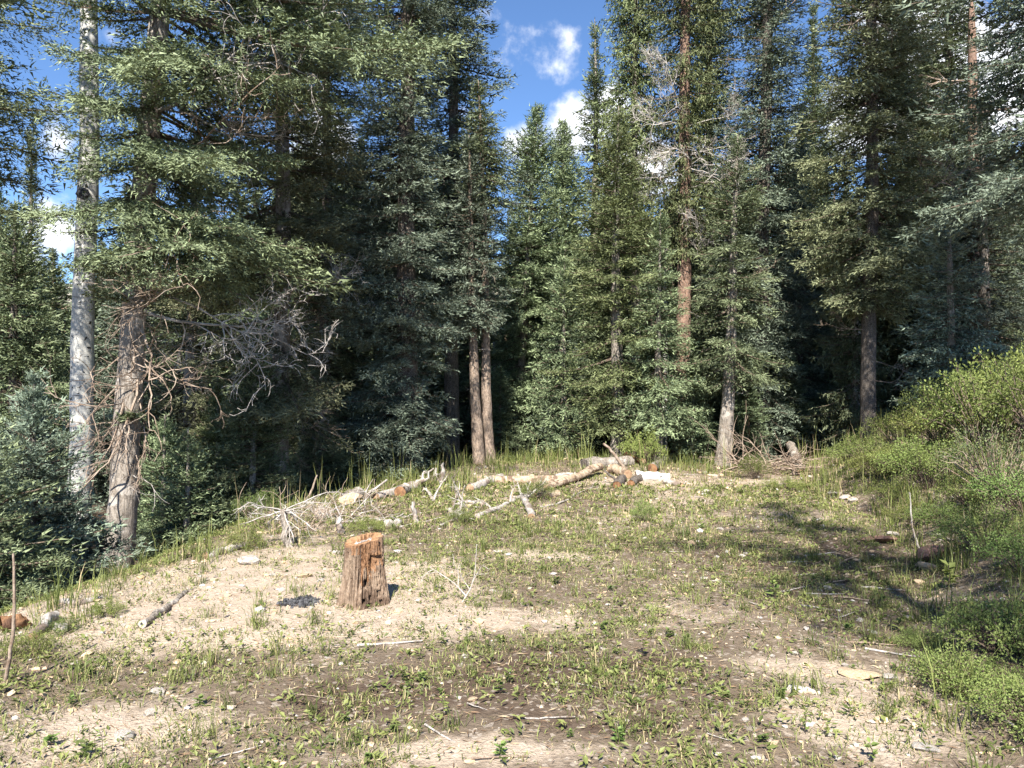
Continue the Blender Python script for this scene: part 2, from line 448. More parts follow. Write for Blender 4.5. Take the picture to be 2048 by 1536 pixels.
# far ridge with reddish cliffs behind the trees
m, nt, p, out = new_mat('ridge')
h1 = noise(nt, .035, detail=6, stretch=(1, 1, .25)); h2 = noise(nt, .25, detail=5)
hc = mixc(nt, ramp(nt, h2, .4, .6), (.30, .27, .22), (.42, .36, .29))
hc = mixc(nt, ramp(nt, h1, .46, .54), hc, (.48, .30, .18))
hc = mixc(nt, ramp(nt, noise(nt, .10, detail=5), .40, .5), hc, (.075, .09, .055))
nt.links.new(hc, p.inputs['Base Color']); p.inputs['Roughness'].default_value = .95
M_RIDGE = m
rx = np.linspace(-260, 260, 130); ry = np.linspace(0, 1, 40)
RX, RT = np.meshgrid(rx, ry)
RY = 130 + RT * 110 + 14 * (fbm(RX * .03, RT * 4, 3, 4) - .5)
RZ = -8 + smooth(RT * 1.15) * (40 + 26 * (fbm(RX * .012, RX * 0 + 3.3, 8, 4) - .5) - .045 * np.minimum(RX, 0) * -1) + 9 * (fbm(RX * .06, RT * 9, 12, 5) - .5) * smooth(RT * 3)
mb = MB(); k = (np.arange(39)[:, None] * 130 + np.arange(129)[None]).ravel()
mb.add(np.stack([RX, RY, RZ], -1).reshape(-1, 3), np.stack([k, k + 1, k + 131, k + 130], -1))
hill = mb.build('hill', [M_RIDGE], smooth_sh=True); tag(hill, 'far ridge with bare reddish cliffs and thin timber', kind='structure')

# ------------------------------------------------------------------ conifer boughs
_frond = {}
def frond(species, L, var, tw):
    """one bough along +x: needle twigs (P, D, N, len, width, tint) and its woody axis"""
    key = (species, L, var, tw)
    if key in _frond: return _frond[key]
    rng = np.random.default_rng(abs(hash((species == 'spruce', round(L * 100), var, round(tw * 1000)))) % (2 ** 31))
    droop = {'fir': .10, 'spruce': .20, 'young': .02}[species]
    up = {'fir': .16, 'spruce': .16, 'young': .10}[species]
    bend = rng.normal(0, .07)
    def axis(s):
        return np.stack([L * s, L * bend * s * s, L * (-droop * s + up * s ** 2.6)], -1)
    P, D, Nn, T, LL = [], [], [], [], []
    wid = {'fir': .46, 'spruce': .36, 'young': .52}[species] * rng.uniform(.85, 1.15)
    s = .10 if L < .9 else .20
    side = 1
    ds = tw * .56 / L
    dn = np.array([0, 0, -1.0])
    while s < 1.0:
        side = -side
        t = (s - .1) / .9
        ll = wid * L * min(1, .35 + 2.4 * t) * (1 - t) ** .72 * rng.uniform(.55, 1.2) + tw * .6
        if rng.random() < .10: s += ds; continue
        a0 = axis(np.array([s]))[0]
        ang = radians(rng.uniform(42, 66))
        fw = nrm(axis(np.array([min(s + .02, 1)]))[0] - a0)
        sd = np.array([-fw[1], fw[0], 0]); sd = nrm(sd) * side
        dr0 = nrm(fw * cos(ang) + sd * sin(ang) + np.array([0, 0, rng.uniform(-.10, .45) if species != 'spruce' else rng.uniform(-.5, -.1)]))
        nn = max(1, int(ll / (tw * .55)))
        q = (np.arange(nn) + rng.uniform(0, .6, nn)) / nn
        sag = {'spruce': .55, 'fir': .34, 'young': .10}[species] * rng.uniform(.5, 1.5)
        pts = a0 + dr0 * (q * ll)[:, None] + (dn * sag)[None] * (q ** 1.8 * ll)[:, None]
        dirs = nrm(dr0[None] + dn[None] * sag * 1.8 * (q ** .8)[:, None])
        for kind in range(3):
            if kind == 0: dd = dirs
            else:
                sgn = 1 if kind == 1 else -1
                sv = np.cross(dirs, np.array([0, 0, 1.0])); sv = nrm(sv) * sgn
                a = np.radians(rng.uniform(35, 65, nn))[:, None]
                dd = nrm(dirs * np.cos(a) + sv * np.sin(a) + (np.array([0, 0, .30]) if species != 'spruce' else np.array([0, 0, -.5])))
            dd = nrm(dd + rng.normal(0, .32, (nn, 3)))
            keep = rng.random(nn) < (.95 if kind == 0 else .78)
            P.append((pts + rng.normal(0, 1, (nn, 3)) * np.array([tw * .4, tw * .4, tw * .55]))[keep]); D.append(dd[keep])
            n0 = np.array([0, 0, 1.0]) + rng.normal(0, .85, (nn, 3))
            Nn.append(nrm(n0)[keep])
            T.append(np.clip((.10 + .50 * q ** 1.6 + .42 * t ** 1.5 + rng.normal(0, .16, nn)), 0, 1)[keep])  # tips paler as new growth, and inner crown shade painted into the tint
            LL.append((tw * rng.uniform(.75, 1.3, nn) * (1 if kind == 0 else .85))[keep])
        s += ds * rng.uniform(.7, 1.3)
    # the leading shoot
    q = np.linspace(.3, 1, max(3, int(L * .7 / (tw * .5)))); pts = axis(q)
    n = len(q); dd = nrm(np.gradient(pts, axis=0) + rng.normal(0, .25 * L / n, (n, 3)))
    P.append(pts); D.append(dd); Nn.append(nrm(np.array([0, 0, 1.0]) + rng.normal(0, .5, (n, 3)))); T.append(np.clip(.3 + .6 * q, 0, 1)); LL.append(np.full(n, tw * 1.1))
    out = [np.concatenate(v) for v in (P, D, Nn, T, LL)] + [axis(np.linspace(0, .92, 5))]
    _frond[key] = out
    return out

LBINS = np.array([.3, .5, .75, 1.05, 1.45, 1.95, 2.6, 3.3])
def crown_mesh(name, fol, H, z0, R, seed, axis_fn, species='fir', tw=.085, zvis=99, asym=0, asym_az=0, dens=1.0, step=.25, shape=.8, per=6.6, trunk_r=.15, fluff=2.0, gap=.0):
    rng = np.random.default_rng(seed)
    mb = MB(); tw = tw * .825
    z = z0
    acc = []
    phase = rng.uniform(0, 6.28)
    while z < H - .1:
        t = (z - z0) / (H - z0)
        coarse = z > zvis
        rr = R * (min(1.0, .62 + 2.6 * t)) * (1 - t) ** shape * (1 + .22 * (vnoise(z * 1.3, seed * 3.1, 4) - .5) * 2)
        rr = max(rr, .16)
        nb = max(3, int(round(1.38 * per * dens * (.75 + .5 * rng.random()))))
        whorl = rng.uniform(.78, 1.2)
        phase += rng.uniform(.4, 1.4)
        for k in range(nb):
            if rng.random() < gap * fbm(np.array(z * .9), np.array(k * 1.7 + seed), 3, 2) * 2: continue
            az = phase + k * 2 * pi / nb + rng.normal(0, .22)
            L = rr * whorl * rng.uniform(.62, 1.18) * (1 + asym * cos(az - asym_az))
            if L < .12: continue
            tws = tw * (2.6 if coarse else 1.65 if sin(az) > .30 else 1.0)
            b = LBINS[np.argmin(np.abs(np.log(LBINS / L)))]; sc = L / b
            pitch = np.interp(t, [0, .25, .6, 1], [-.42, -.24, .0, .85]) + rng.normal(0, .10)
            if species == 'young': pitch += .25
            P, D, Nn, T, LL, ax = frond(species, float(b), int(rng.integers(4)), tws)
            ca, sa, cp, sp = cos(az), sin(az), cos(pitch), sin(pitch)
            roll = rng.normal(0, .18); crr, srr = cos(roll), sin(roll)
            Rx = np.array([[1, 0, 0], [0, crr, -srr], [0, srr, crr]])
            Ry = np.array([[cp, 0, -sp], [0, 1, 0], [sp, 0, cp]])
            Rz = np.array([[ca, -sa, 0], [sa, ca, 0], [0, 0, 1]])
            Rm = Rz @ Ry @ Rx
            zz = z + rng.normal(0, .16) * step
            o = np.array([*axis_fn(zz), zz]); 
            dull = rng.normal(0, .10)
            acc.append((P * sc @ Rm.T + o, D @ Rm.T, Nn @ Rm.T, np.clip(T + dull, 0, 1), LL * min(1.15, max(.8, sc))))
            if L > .35:
                A = ax * sc @ Rm.T + o
                tube(mb, A, np.linspace(.012 + .010 * L, .004, 5), 3, 1, cap=False)
        z += 1.45 * rng.uniform(.75, 1.25) * step * (1.7 if coarse else 1) * np.interp(t, [0, .6, 1], [1, .95, .8]) * min(1.0, max(.5, rr / 1.5))
    # leader
    n = 14; zt = np.linspace(H - .55, H, n)
    Pt = np.array([[*axis_fn(a), a] for a in zt])
    acc.append((Pt, nrm(rng.normal(0, .6, (n, 3)) + [0, 0, 1]), nrm(rng.normal(0, 1, (n, 3))), np.full(n, .8), np.full(n, tw)))
    P, D, Nn, T, LL = [np.concatenate(v) for v in zip(*acc)]
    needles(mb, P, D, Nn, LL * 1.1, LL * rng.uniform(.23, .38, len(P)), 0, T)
    return mb.mesh(name, [FOL[fol], M_TWIG])

def trunk_mesh(name, H, r0, seed, axis_fn, mat, k=12, zlo=-.5, flare=.25, power=.75):
    rng = np.random.default_rng(seed + 999)
    z = np.concatenate([np.linspace(zlo, 1.2, 12), np.linspace(1.5, H, max(8, int(H * 2.2)))])
    pts = np.array([[*axis_fn(a), a] for a in z])
    r = r0 * np.clip(1 - z / H, 0, 1) ** power + .008 + r0 * flare * np.exp(-np.maximum(z + .05, 0) / .28)
    mb = MB(); tube(mb, pts, r, k, 0, jitter=.045, rng=rng)
    return mb.mesh(name, [mat], smooth_sh=True)

def twiggy(mb, rng, p0, d0, L, r0, levels, mat=0, droop=.25, curl=.35, nchild=5, k=4):
    n = 7 if L > .25 else 5
    pts = [np.array(p0, float)]; d = nrm(np.array(d0, float)); c = rng.normal(0, curl, 3) / n
    for i in range(n - 1):
        d = nrm(d + c + rng.normal(0, curl * .35, 3) + np.array([0, 0, -droop / n]))
        pts.append(pts[-1] + d * L / (n - 1))
    pts = np.array(pts)
    tube(mb, pts, np.linspace(r0, max(r0 * .25, .0015), n), k, mat, cap=False)
    if levels > 0:
        for i in range(nchild):
            t = rng.uniform(.22, .98); j = min(int(t * (n - 1)), n - 2)
            q = pts[j] + (pts[j + 1] - pts[j]) * (t * (n - 1) - j)
            dd = nrm(pts[j + 1] - pts[j]); sd = nrm(np.cross(dd, rng.normal(0, 1, 3)))
            twiggy(mb, rng, q, nrm(dd * .75 + sd * .85), L * rng.uniform(.30, .55), r0 * .5, levels - 1, mat, droop, curl * 1.2, max(2, nchild - 1), 3)

_dead = {}
def dead_mesh(var, kind='spray'):
    key = (var, kind)
    if key not in _dead:
        rng = np.random.default_rng(var * 7 + 5 + len(kind)); mb = MB()
        if kind == 'spray': twiggy(mb, rng, (0, 0, 0), (1, 0, -.05), 1.0, .012, 3, 0, .25, .55, 7)
        elif kind == 'limb': twiggy(mb, rng, (0, 0, 0), (1, 0, .1), 1.0, .013, 2, 0, .9, .5, 6)
        else: twiggy(mb, rng, (0, 0, 0), (1, 0, 0), 1.0, .010, 1, 0, .5, .3, 3)
        _dead[key] = mb.mesh('dead_branch', [M_DEAD if kind != 'limb' else M_DEADB])
    return _dead[key]

def dead_branch(root, axis_fn, z, az, L, var, kind='spray', pitch=-.1, roll=0, label=None):
    o = put('dead_branch', dead_mesh(var, kind), root)
    x, y = axis_fn(z)
    o.location = (x, y, z); o.rotation_euler = (roll, -pitch, az); o.scale = (L, L, L)
    if label: o['label'] = label
    return o

def line_axis(H, lean=(0, 0), wob=.03, seed=0, knee=None):
    def f(z):
        a = max(z, 0)
        return (lean[0] * a + wob * sin(a * .7 + seed) * min(1, a), lean[1] * a + wob * cos(a * .6 + seed * 2) * min(1, a))
    return f

def tree(name, px, d, H, z0, R, tr, fol, seed, label, cat, lean=0.0, bark=M_BARK, species='fir', tw=.085, group=None, wob=.03, **kw):
    x = (px - 1024) / F * d; zb = float(gz(x, d))
    af = line_axis(H, (lean, 0), wob, seed)
    root = thing(name, (x, d, zb), 0, label, cat, group)
    zvis = EYE + .5 * d - zb + .6
    if tr > 0: put('trunk', trunk_mesh('trunk', H, tr, seed, af, bark), root)
    if H >= 13: kw.setdefault('shape', .5)
    if R > 0: put('crown', crown_mesh('crown', fol, H, z0, R, seed, af, species=species, tw=tw, zvis=zvis, trunk_r=tr, **kw), root)
    return root, af, zb
def zof(py, d, zb): return EYE + (768 - py) / F * d - zb
# ------------------------------------------------------------------ trees, left to right
PI = pi
# young blue-green firs at the left edge
for px, d, H, R, sd, fol, lab in ((70, 7.4, 2.35, 1.05, 11, 'blue', 'bushy young blue-green fir at the left edge, taller of the two below the aspen'),
                                  (135, 8.0, 1.2, .80, 12, 'blue', 'low young fir spreading below the aspen, right of the taller one'),
                                  (-45, 6.3, 1.75, .95, 13, 'green', 'young fir cut by the left edge of the clearing, nearest of the low firs')):
    tree('young_fir', px, d, H, .12, R, .045, fol, sd, lab, 'fir', species='young', tw=.048, bark=M_BARKD, dens=1.1, step=.19, shape=.75, per=6)

# quaking aspen with pale bark
d = 11.3; x = (178 - 1024) / F * d; zb = float(gz(x, d))
af = lambda z: (.016 * z + .10 * (1 - np.exp(-max(z, 0) * .55)) - .05 + .02 * sin(z * 1.3), 0.0)
asp = thing('aspen_tree', (x - .16, d, zb), 0, 'tall pale barked aspen trunk with black knots, left of the big fir', 'aspen')
put('trunk', trunk_mesh('trunk', 15, .165, 71, af, M_ASPEN, k=20, flare=.2, power=.55), asp)
for py, s, az, up in ((392, .19, -1.5, .12), (205, .055, -1.1, .03), (530, .085, -1.3, .05), (720, .05, -1.6, .035), (140, .06, -.6, .03), (290, .05, -2.2, .03), (790, .035, -1.2, .02), (435, .05, -.9, .03), (160, .04, -.3, .03), (650, .04, -1.9, .025), (470, .045, -2.0, .03)):
    mb = MB(); rng = np.random.default_rng(py)
    n = 14; th = np.linspace(0, 2 * PI, n, endpoint=False)
    rings = []
    for q in (0, .45, .8, 1.0):
        rad = (1 - q ** 2) ** .5 if q < 1 else 0.0
        rr = rad * (1 + .22 * rng.normal(size=n))
        rings.append(np.stack([np.full(n, q * s * .32), np.cos(th) * rr * s * .5, np.sin(th) * rr * s * (.42 if s > .1 else .22)], -1))
    V = np.concatenate(rings); i = (np.arange(3)[:, None] * n + np.arange(n)[None]); i2 = (np.arange(3)[:, None] * n + (np.arange(n)[None] + 1) % n)
    mb.add(V, np.stack([i, i2, i2 + n, i + n], -1).reshape(-1, 4))
    kn = mb.build('knot', [M_CHAR], asp); z = zof(py, d, zb); cx, cy = af(z); rr = .15 * max(.3, (1 - z / 15)) ** .55
    kn.location = (cx + cos(az) * rr, cy + sin(az) * rr, z); kn.rotation_euler = (0, 0, az)
put('crown', crown_mesh('crown', 'bright', 15, 9.5, 1.6, 72, af, tw=.09, zvis=0), asp)

# the big leaning fir with bare twiggy limbs
d = 9.6; zb = float(gz((235 - 1024) / F * d, d))
root, af, zb = tree('fir_tree', 232, d, 15.5, 4.2, 2.0, .168, 'green', 21, 'big fir with a leaning furrowed trunk and bare hanging limbs, right of the aspen', 'fir',
                    lean=.075, tw=.066, asym=.62, asym_az=-.25, dens=1.3, step=.26, wob=.05, gap=0.08)
rng = np.random.default_rng(5)
for i, (py, az, L, pitch, kind) in enumerate(((640, -.3, 1.5, -.5, 'limb'), (700, -.5, 1.6, -.9, 'limb'), (690, -.9, 1.2, -1.0, 'limb'), (720, -.15, 1.1, -.6, 'limb'), (780, -.2, .9, -.8, 'limb'), (840, -2.7, .75, -.5, 'limb'), (800, -2.9, .95, -.55, 'limb'),
                                              (860, 3.0, .6, -.4, 'limb'), (905, -2.6, .55, -.5, 'twig'), (890, -.4, .7, -.5, 'limb'), (940, -.3, .7, -.4, 'twig'), (960, -.9, .5, -.6, 'twig'), (575, -.2, 1.5, -.35, 'spray'),
                                              (610, -.45, 1.7, -.35, 'spray'), (560, -.7, 1.2, -.5, 'limb'), (420, -.35, 1.5, -.2, 'limb'), (215, -.35, 1.3, .02, 'spray'), (190, -.5, 1.2, .1, 'spray'),
                                              (250, -2.7, .5, -.5, 'limb'), (120, -.4, 1.0, .2, 'limb'), (330, -.1, 1.6, -.15, 'limb'), (660, -1.2, 1.0, -1.1, 'limb'), (745, -.6, 1.3, -.9, 'limb'), (225, -.6, 1.9, 0, 'spray'), (600, -.9, 1.3, -.4, 'limb'), (770, -1.2, .8, -.9, 'limb'), (700, -2.2, .9, -.8, 'limb'), (820, -1.0, .7, -.8, 'limb'), (760, -2.5, .9, -.6, 'limb'))):
    dead_branch(root, af, zof(py, d, zb), az, L * 1.12, i % 5, kind, pitch, rng.uniform(0, 6))
# a low living bough in front of the trunk
mb = MB()
for z, az, L in ((zof(560, d, zb), -1.5, 1.05), (zof(520, d, zb), -1.1, 1.0), (zof(545, d, zb), -2.1, .9), (zof(830, d, zb), -1.0, .5), (zof(590, d, zb), -.5, 1.3), (zof(600, d, zb), -1.8, .75)):
    P, D, Nn, T, LL, ax = frond('fir', 1.05, 1, .066); ca, sa = cos(az), sin(az)
    Rm = np.array([[ca, -sa, 0], [sa, ca, 0], [0, 0, 1]]); sc = L / 1.05
    o = np.array([*af(z), z]); leafquads(mb, P * sc @ Rm.T + o, D @ Rm.T, Nn @ Rm.T, LL, LL * .36, 0, T)
    tube(mb, ax * sc @ Rm.T + o, np.linspace(.02, .005, 5), 3, 1, cap=False)
mb.build('bough', [FOL['green'], M_TWIG], root)

TREES = [
 # name, px, d, H, z0, R, trunk, foliage, seed, label, extra
 ('fir_tree', -310, 9.4, 14, 5.0, 2.2, .17, 'green', 31, 'fir outside the left edge whose upper boughs hang into the top left corner', dict(tw=.066, asym=.6, asym_az=0, step=.30)),
 ('fir_tree', 60, 22.0, 10.6, .8, 1.25, .13, 'olive', 32, 'slim spire-topped fir far left with blue sky behind its tip', dict(tw=.12, shape=1.0)),
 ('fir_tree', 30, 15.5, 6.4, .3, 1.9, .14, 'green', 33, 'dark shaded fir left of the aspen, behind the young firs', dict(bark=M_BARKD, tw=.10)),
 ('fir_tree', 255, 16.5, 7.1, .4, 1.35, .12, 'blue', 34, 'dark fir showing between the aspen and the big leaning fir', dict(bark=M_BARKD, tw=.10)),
 ('fir_tree', 385, 14.2, 7.2, 1.4, 1.6, .15, 'olive', 35, 'olive fir with a grey trunk just right of the big leaning fir', dict(tw=.085, gap=0.24, dens=.95)),
 ('fir_tree', 562, 12.4, 13.5, 2.0, 1.75, .155, 'olive', 36, 'fir with a bare grey foot and curled dead twigs, left of the dense blue fir', dict(tw=.072, asym=.3, asym_az=-1.9, gap=0.16, dens=.95)),
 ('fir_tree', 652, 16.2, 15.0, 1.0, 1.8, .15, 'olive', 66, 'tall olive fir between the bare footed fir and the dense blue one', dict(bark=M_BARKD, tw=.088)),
 ('fir_tree', 1128, 21.5, 9.8, 1.0, 1.8, .12, 'green', 73, 'pale green fir filling the low gap between the pointed fir and the bright green one', dict(tw=.105, shape=.62, dens=1.1)),
 ('young_fir', 330, 11.3, 2.1, .1, .9, .04, 'green', 74, 'young fir on the slope just right of the big leaning trunk', dict(tw=.064, species='young', step=.2, per=6)),
 ('young_fir', 432, 12.0, 2.5, .1, .95, .05, 'bright', 75, 'upright young fir on the slope left of the dark green young fir', dict(tw=.066, species='young', step=.2, per=6)),
 ('young_fir', 640, 13.6, 2.3, .1, .95, .05, 'olive', 76, 'olive young fir between the bare footed fir and the dense blue one', dict(tw=.07, species='young', step=.2, per=6)),
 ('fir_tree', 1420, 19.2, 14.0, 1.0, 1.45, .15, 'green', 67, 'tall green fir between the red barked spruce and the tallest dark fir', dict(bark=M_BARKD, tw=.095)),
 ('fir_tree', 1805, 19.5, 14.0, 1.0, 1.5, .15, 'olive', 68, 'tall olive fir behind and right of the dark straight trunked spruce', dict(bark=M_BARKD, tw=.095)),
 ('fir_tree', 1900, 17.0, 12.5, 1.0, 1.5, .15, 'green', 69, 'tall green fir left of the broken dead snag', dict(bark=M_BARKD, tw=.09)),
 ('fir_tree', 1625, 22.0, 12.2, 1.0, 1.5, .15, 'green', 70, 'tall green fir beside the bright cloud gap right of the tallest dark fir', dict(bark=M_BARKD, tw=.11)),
 ('young_fir', 505, 11.4, 2.9, .1, 1.0, .05, 'green', 37, 'dark green young fir in the shade behind the dead bleached sapling', dict(tw=.062, species='young', step=.2, per=6, dens=1.2)),
 ('young_fir', 372, 10.6, 1.7, .1, .85, .04, 'green', 38, 'low young fir in deep shade right of the big leaning trunk', dict(tw=.062, species='young', step=.2, per=6, dens=1.1)),
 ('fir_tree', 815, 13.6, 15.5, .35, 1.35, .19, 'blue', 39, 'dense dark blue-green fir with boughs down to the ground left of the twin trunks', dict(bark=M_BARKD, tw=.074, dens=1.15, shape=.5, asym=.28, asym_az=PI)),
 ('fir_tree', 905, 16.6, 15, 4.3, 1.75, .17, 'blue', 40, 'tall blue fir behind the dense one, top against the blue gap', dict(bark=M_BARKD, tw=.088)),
 ('fir_tree', 958, 14.7, 6.3, 2.75, .98, .108, 'blue', 41, 'left one of the twin trunks at the clearing edge, bare below a pale crown', dict(tw=.078, lean=-.035, dens=1.0, bark=M_BARKW)),
 ('fir_tree', 980, 15.0, 7.5, 5.2, .8, .102, 'green', 42, 'right one of the twin trunks at the clearing edge', dict(tw=.085, lean=-.03, bark=M_BARKW)),
 ('fir_tree', 1021, 19.0, 9.9, 1.9, 1.75, .12, 'green', 43, 'fir with a pointed top below the white cloud, right of the twin trunks', dict(tw=.095, lean=.07, shape=.62, dens=1.15)),
 ('fir_tree', 1122, 18.5, 5.2, 1.4, .95, .12, 'blue', 44, 'small blue fir with a flared foot behind the log pile', dict(tw=.09)),
 ('fir_tree', 1190, 22.0, 12.6, 2.4, 1.6, .15, 'green', 45, 'slender fir with its whole top in the blue gap', dict(tw=.115, shape=.9, gap=0.20, dens=.955)),
 ('fir_tree', 1235, 15.4, 7.1, .9, 1.65, .14, 'bright', 46, 'bright green sunlit fir, fullest of those behind the log pile', dict(tw=.076, dens=1.1)),
 ('fir_tree', 1130, 16.2, 4.3, .5, 1.1, .07, 'green', 47, 'short sunlit fir left of the fullest bright green fir', dict(tw=.08)),
 ('fir_tree', 1318, 14.9, 4.9, .9, 1.0, .08, 'green', 48, 'smaller green fir leaning against the red barked spruce', dict(tw=.078)),
 ('spruce_tree', 1362, 16.2, 17, 4.6, 1.4, .165, 'bright', 49, 'tall red barked spruce with drooping twigs and bleached dead branches', dict(tw=.085, species='spruce', lean=.012, bark=M_BARK2, dens=.9, gap=0.12)),
 ('spruce_tree', 1270, 18.0, 14.4, 5.0, 1.3, .13, 'bright', 50, 'yellow-green drooping spruce top left of the red barked spruce', dict(tw=.095, species='spruce', dens=.95)),
 ('fir_tree', 1446, 14.6, 6.3, 1.75, 1.35, .135, 'green', 51, 'grey-green fir on a pale leaning trunk at the end of the clearing', dict(tw=.076, lean=.05, gap=0.16, dens=.95)),
 ('fir_tree', 1520, 17.2, 17, .6, 1.6, .19, 'blue', 52, 'tallest dark fir right of the red barked spruce', dict(bark=M_BARKD, tw=.085, lean=.014)),
 ('fir_tree', 1600, 19.5, 8.2, .5, 1.5, .13, 'blue', 53, 'blue-grey fir in the back right of the tallest dark fir', dict(bark=M_BARKD, tw=.10)),
 ('spruce_tree', 1738, 14.2, 16, 2.6, 1.4, .13, 'olive', 54, 'dark straight trunked spruce beside the right bank', dict(tw=.075, lean=.006, bark=M_BARKD, dens=1.15)),
 ('spruce_tree', 1712, 15.4, 4.2, .3, 1.0, .06, 'green', 55, 'small spruce with hanging boughs behind the dark straight trunk', dict(tw=.08, species='spruce', dens=.95)),
 ('fir_tree', 1850, 17.8, 8.5, .4, 1.7, .15, 'green', 56, 'green fir in the shade right of the dark straight trunk', dict(bark=M_BARKD, tw=.09)),
 ('fir_tree', 1965, 15.2, 6.0, .3, 1.6, .12, 'blue', 57, 'pale blue fir behind the shrubs of the right bank', dict(tw=.082)),
 ('fir_tree', 2190, 9.8, 15, 2.4, 2.1, .18, 'blue', 58, 'large dark fir at the right edge above the bank', dict(tw=.066, asym=.2, asym_az=PI)),
 ('fir_tree', 1905, 12.4, 3.6, .2, 1.15, .07, 'blue', 59, 'short blue fir at the top of the bank below the large dark one', dict(tw=.07)),
]
ROOTS = {}
for (nm, px, d, H, z0, R, tr, fol, sd, lab, ex) in TREES:
    ex = dict(ex); ex.setdefault('species', 'fir')
    cat = 'spruce' if nm.startswith('spruce') else 'fir'
    ROOTS[sd] = tree(nm, px, d, H, z0, R, tr, fol, sd, lab, cat, **ex) + (d,)

def deads(seed, rows):
    root, af, zb, d = ROOTS[seed]; rng = np.random.default_rng(seed)
    for i, (py, az, L, kind, pitch) in enumerate(rows):
        dead_branch(root, af, zof(py, d, zb), az, L, (i + seed) % 5, kind, pitch, rng.uniform(0, 6))
deads(36, [(600, -.5, 1.2, 'spray', -.3), (650, -.3, 1.0, 'limb', -.4), (700, -.6, 1.1, 'limb', -.5), (760, -.4, 1.0, 'spray', -.6), (820, -.5, .8, 'spray', -.5), (560, -.9, 1.3, 'spray', -.2), (680, -2.2, .9, 'spray', -.4), (880, -.2, .7, 'limb', -.6), (740, -1.2, .8, 'spray', -.9), (780, -.9, 1.2, 'limb', -.6), (840, -.8, 1.0, 'limb', -.7), (620, -1.3, 1.4, 'limb', -.4)])
deads(35, [(430, -.6, 1.6, 'limb', -.3), (470, -2.0, 1.2, 'limb', -.1), (520, -.9, 1.4, 'limb', -.4), (760, -1.5, .6, 'spray', -.4), (820, -1.1, .5, 'spray', -.5), (390, -.3, 1.2, 'limb', -.2)])
deads(41, [(520, -1.2, .7, 'limb', .2), (640, -2.6, .4, 'twig', 0), (700, -.8, .4, 'twig', -.1), (780, -2.0, .25, 'twig', 0)])
deads(49, [(180, -2.6, 1.2, 'spray', .5), (215, -2.2, 1.3, 'spray', .15), (250, -2.9, 1.5, 'spray', .1), (255, -.4, 1.1, 'spray', 0), (300, -2.8, 1.5, 'spray', -.1), (310, -.5, 1.2, 'spray', -.1), (345, -1.4, 1.6, 'spray', -.1),
           (350, -2.5, 1.5, 'spray', -.1), (335, -.3, 1.2, 'spray', -.05), (375, -.7, 1.1, 'spray', -.2), (470, -.5, 1.0, 'spray', -.25), (480, -1.3, 1.0, 'spray', -.2), (600, -2.5, .9, 'limb', -.3), (500, -2.7, .8, 'spray', -.2), (620, -.9, .5, 'twig', -.3), (700, -.5, .5, 'twig', -.3), (760, -2.4, .4, 'twig', -.3)])
deads(43, [(760, -1.0, .5, 'twig', -.2), (800, -2.3, .4, 'twig', -.3)])
deads(51, [(700, -2.3, .5, 'twig', -.3), (560, -.5, .9, 'limb', -.1), (780, -.7, .4, 'twig', -.4)])
deads(54, [(300, -.3, 1.5, 'limb', .1), (420, -.2, 1.6, 'limb', -.2), (100, -2.8, 1.4, 'limb', .3), (660, -2.9, .8, 'limb', -.4), (720, -.4, .7, 'limb', -.5), (760, -.5, .9, 'limb', -.2)])
deads(56, [(320, -2.7, 1.6, 'spray', .2), (360, -2.2, 1.4, 'limb', 0), (480, -2.5, 1.3, 'limb', .1)])
deads(52, [(60, -.4, 1.9, 'limb', .2), (120, -2.8, 1.3, 'limb', .1), (280, -.5, 1.2, 'limb', 0)])
deads(39, [(640, -1.2, .8, 'limb', -.5), (780, -.9, .6, 'limb', -.6), (850, -2.0, .6, 'limb', -.7)])

# snag with a broken orange top, and slim white aspens
def plain_trunk(name, px, d, H, r, mat, sd, lab, cat, lean=0, group=None, power=.5):
    x = (px - 1024) / F * d; zb = float(gz(x, d)); af = line_axis(H, (lean, 0), .03, sd)
    root = thing(name, (x, d, zb), 0, lab, cat, group)
    put('trunk', trunk_mesh('trunk', H, r, sd, af, mat, power=power), root)
    return root, af, zb
root, af, zb = plain_trunk('dead_snag', 1946, 16.0, 8.6, .12, M_BARK2, 61, 'dead snag with a broken reddish top among the right hand firs', 'snag', power=.25)
ROOTS[61] = (root, af, zb, 16.0)
deads(61, [(110, -.3, 1.2, 'limb', .2), (160, -2.6, 1.5, 'limb', .1), (200, -.5, 1.2, 'spray', 0), (240, -2.9, 1.5, 'limb', -.1), (300, -1.5, 1.0, 'spray', 0)])
plain_trunk('aspen_tree', 1329, 17.6, 6.5, .062, M_ASPEN, 62, 'thin white aspen stem left of the red barked spruce', 'aspen')
plain_trunk('aspen_tree', 1716, 16.4, 5.5, .11, M_ASPEN, 63, 'white aspen stem tight beside the dark straight trunk', 'aspen')
plain_trunk('aspen_tree', 990, 21.0, 5.5, .045, M_ASPEN, 64, 'very thin white aspen stem between the twin trunks and the pointed fir', 'aspen')
plain_trunk('dead_tree', 1668, 20.0, 6.5, .10, M_BARKD, 65, 'dark bare trunk deep in the shade left of the dark straight spruce', 'tree')

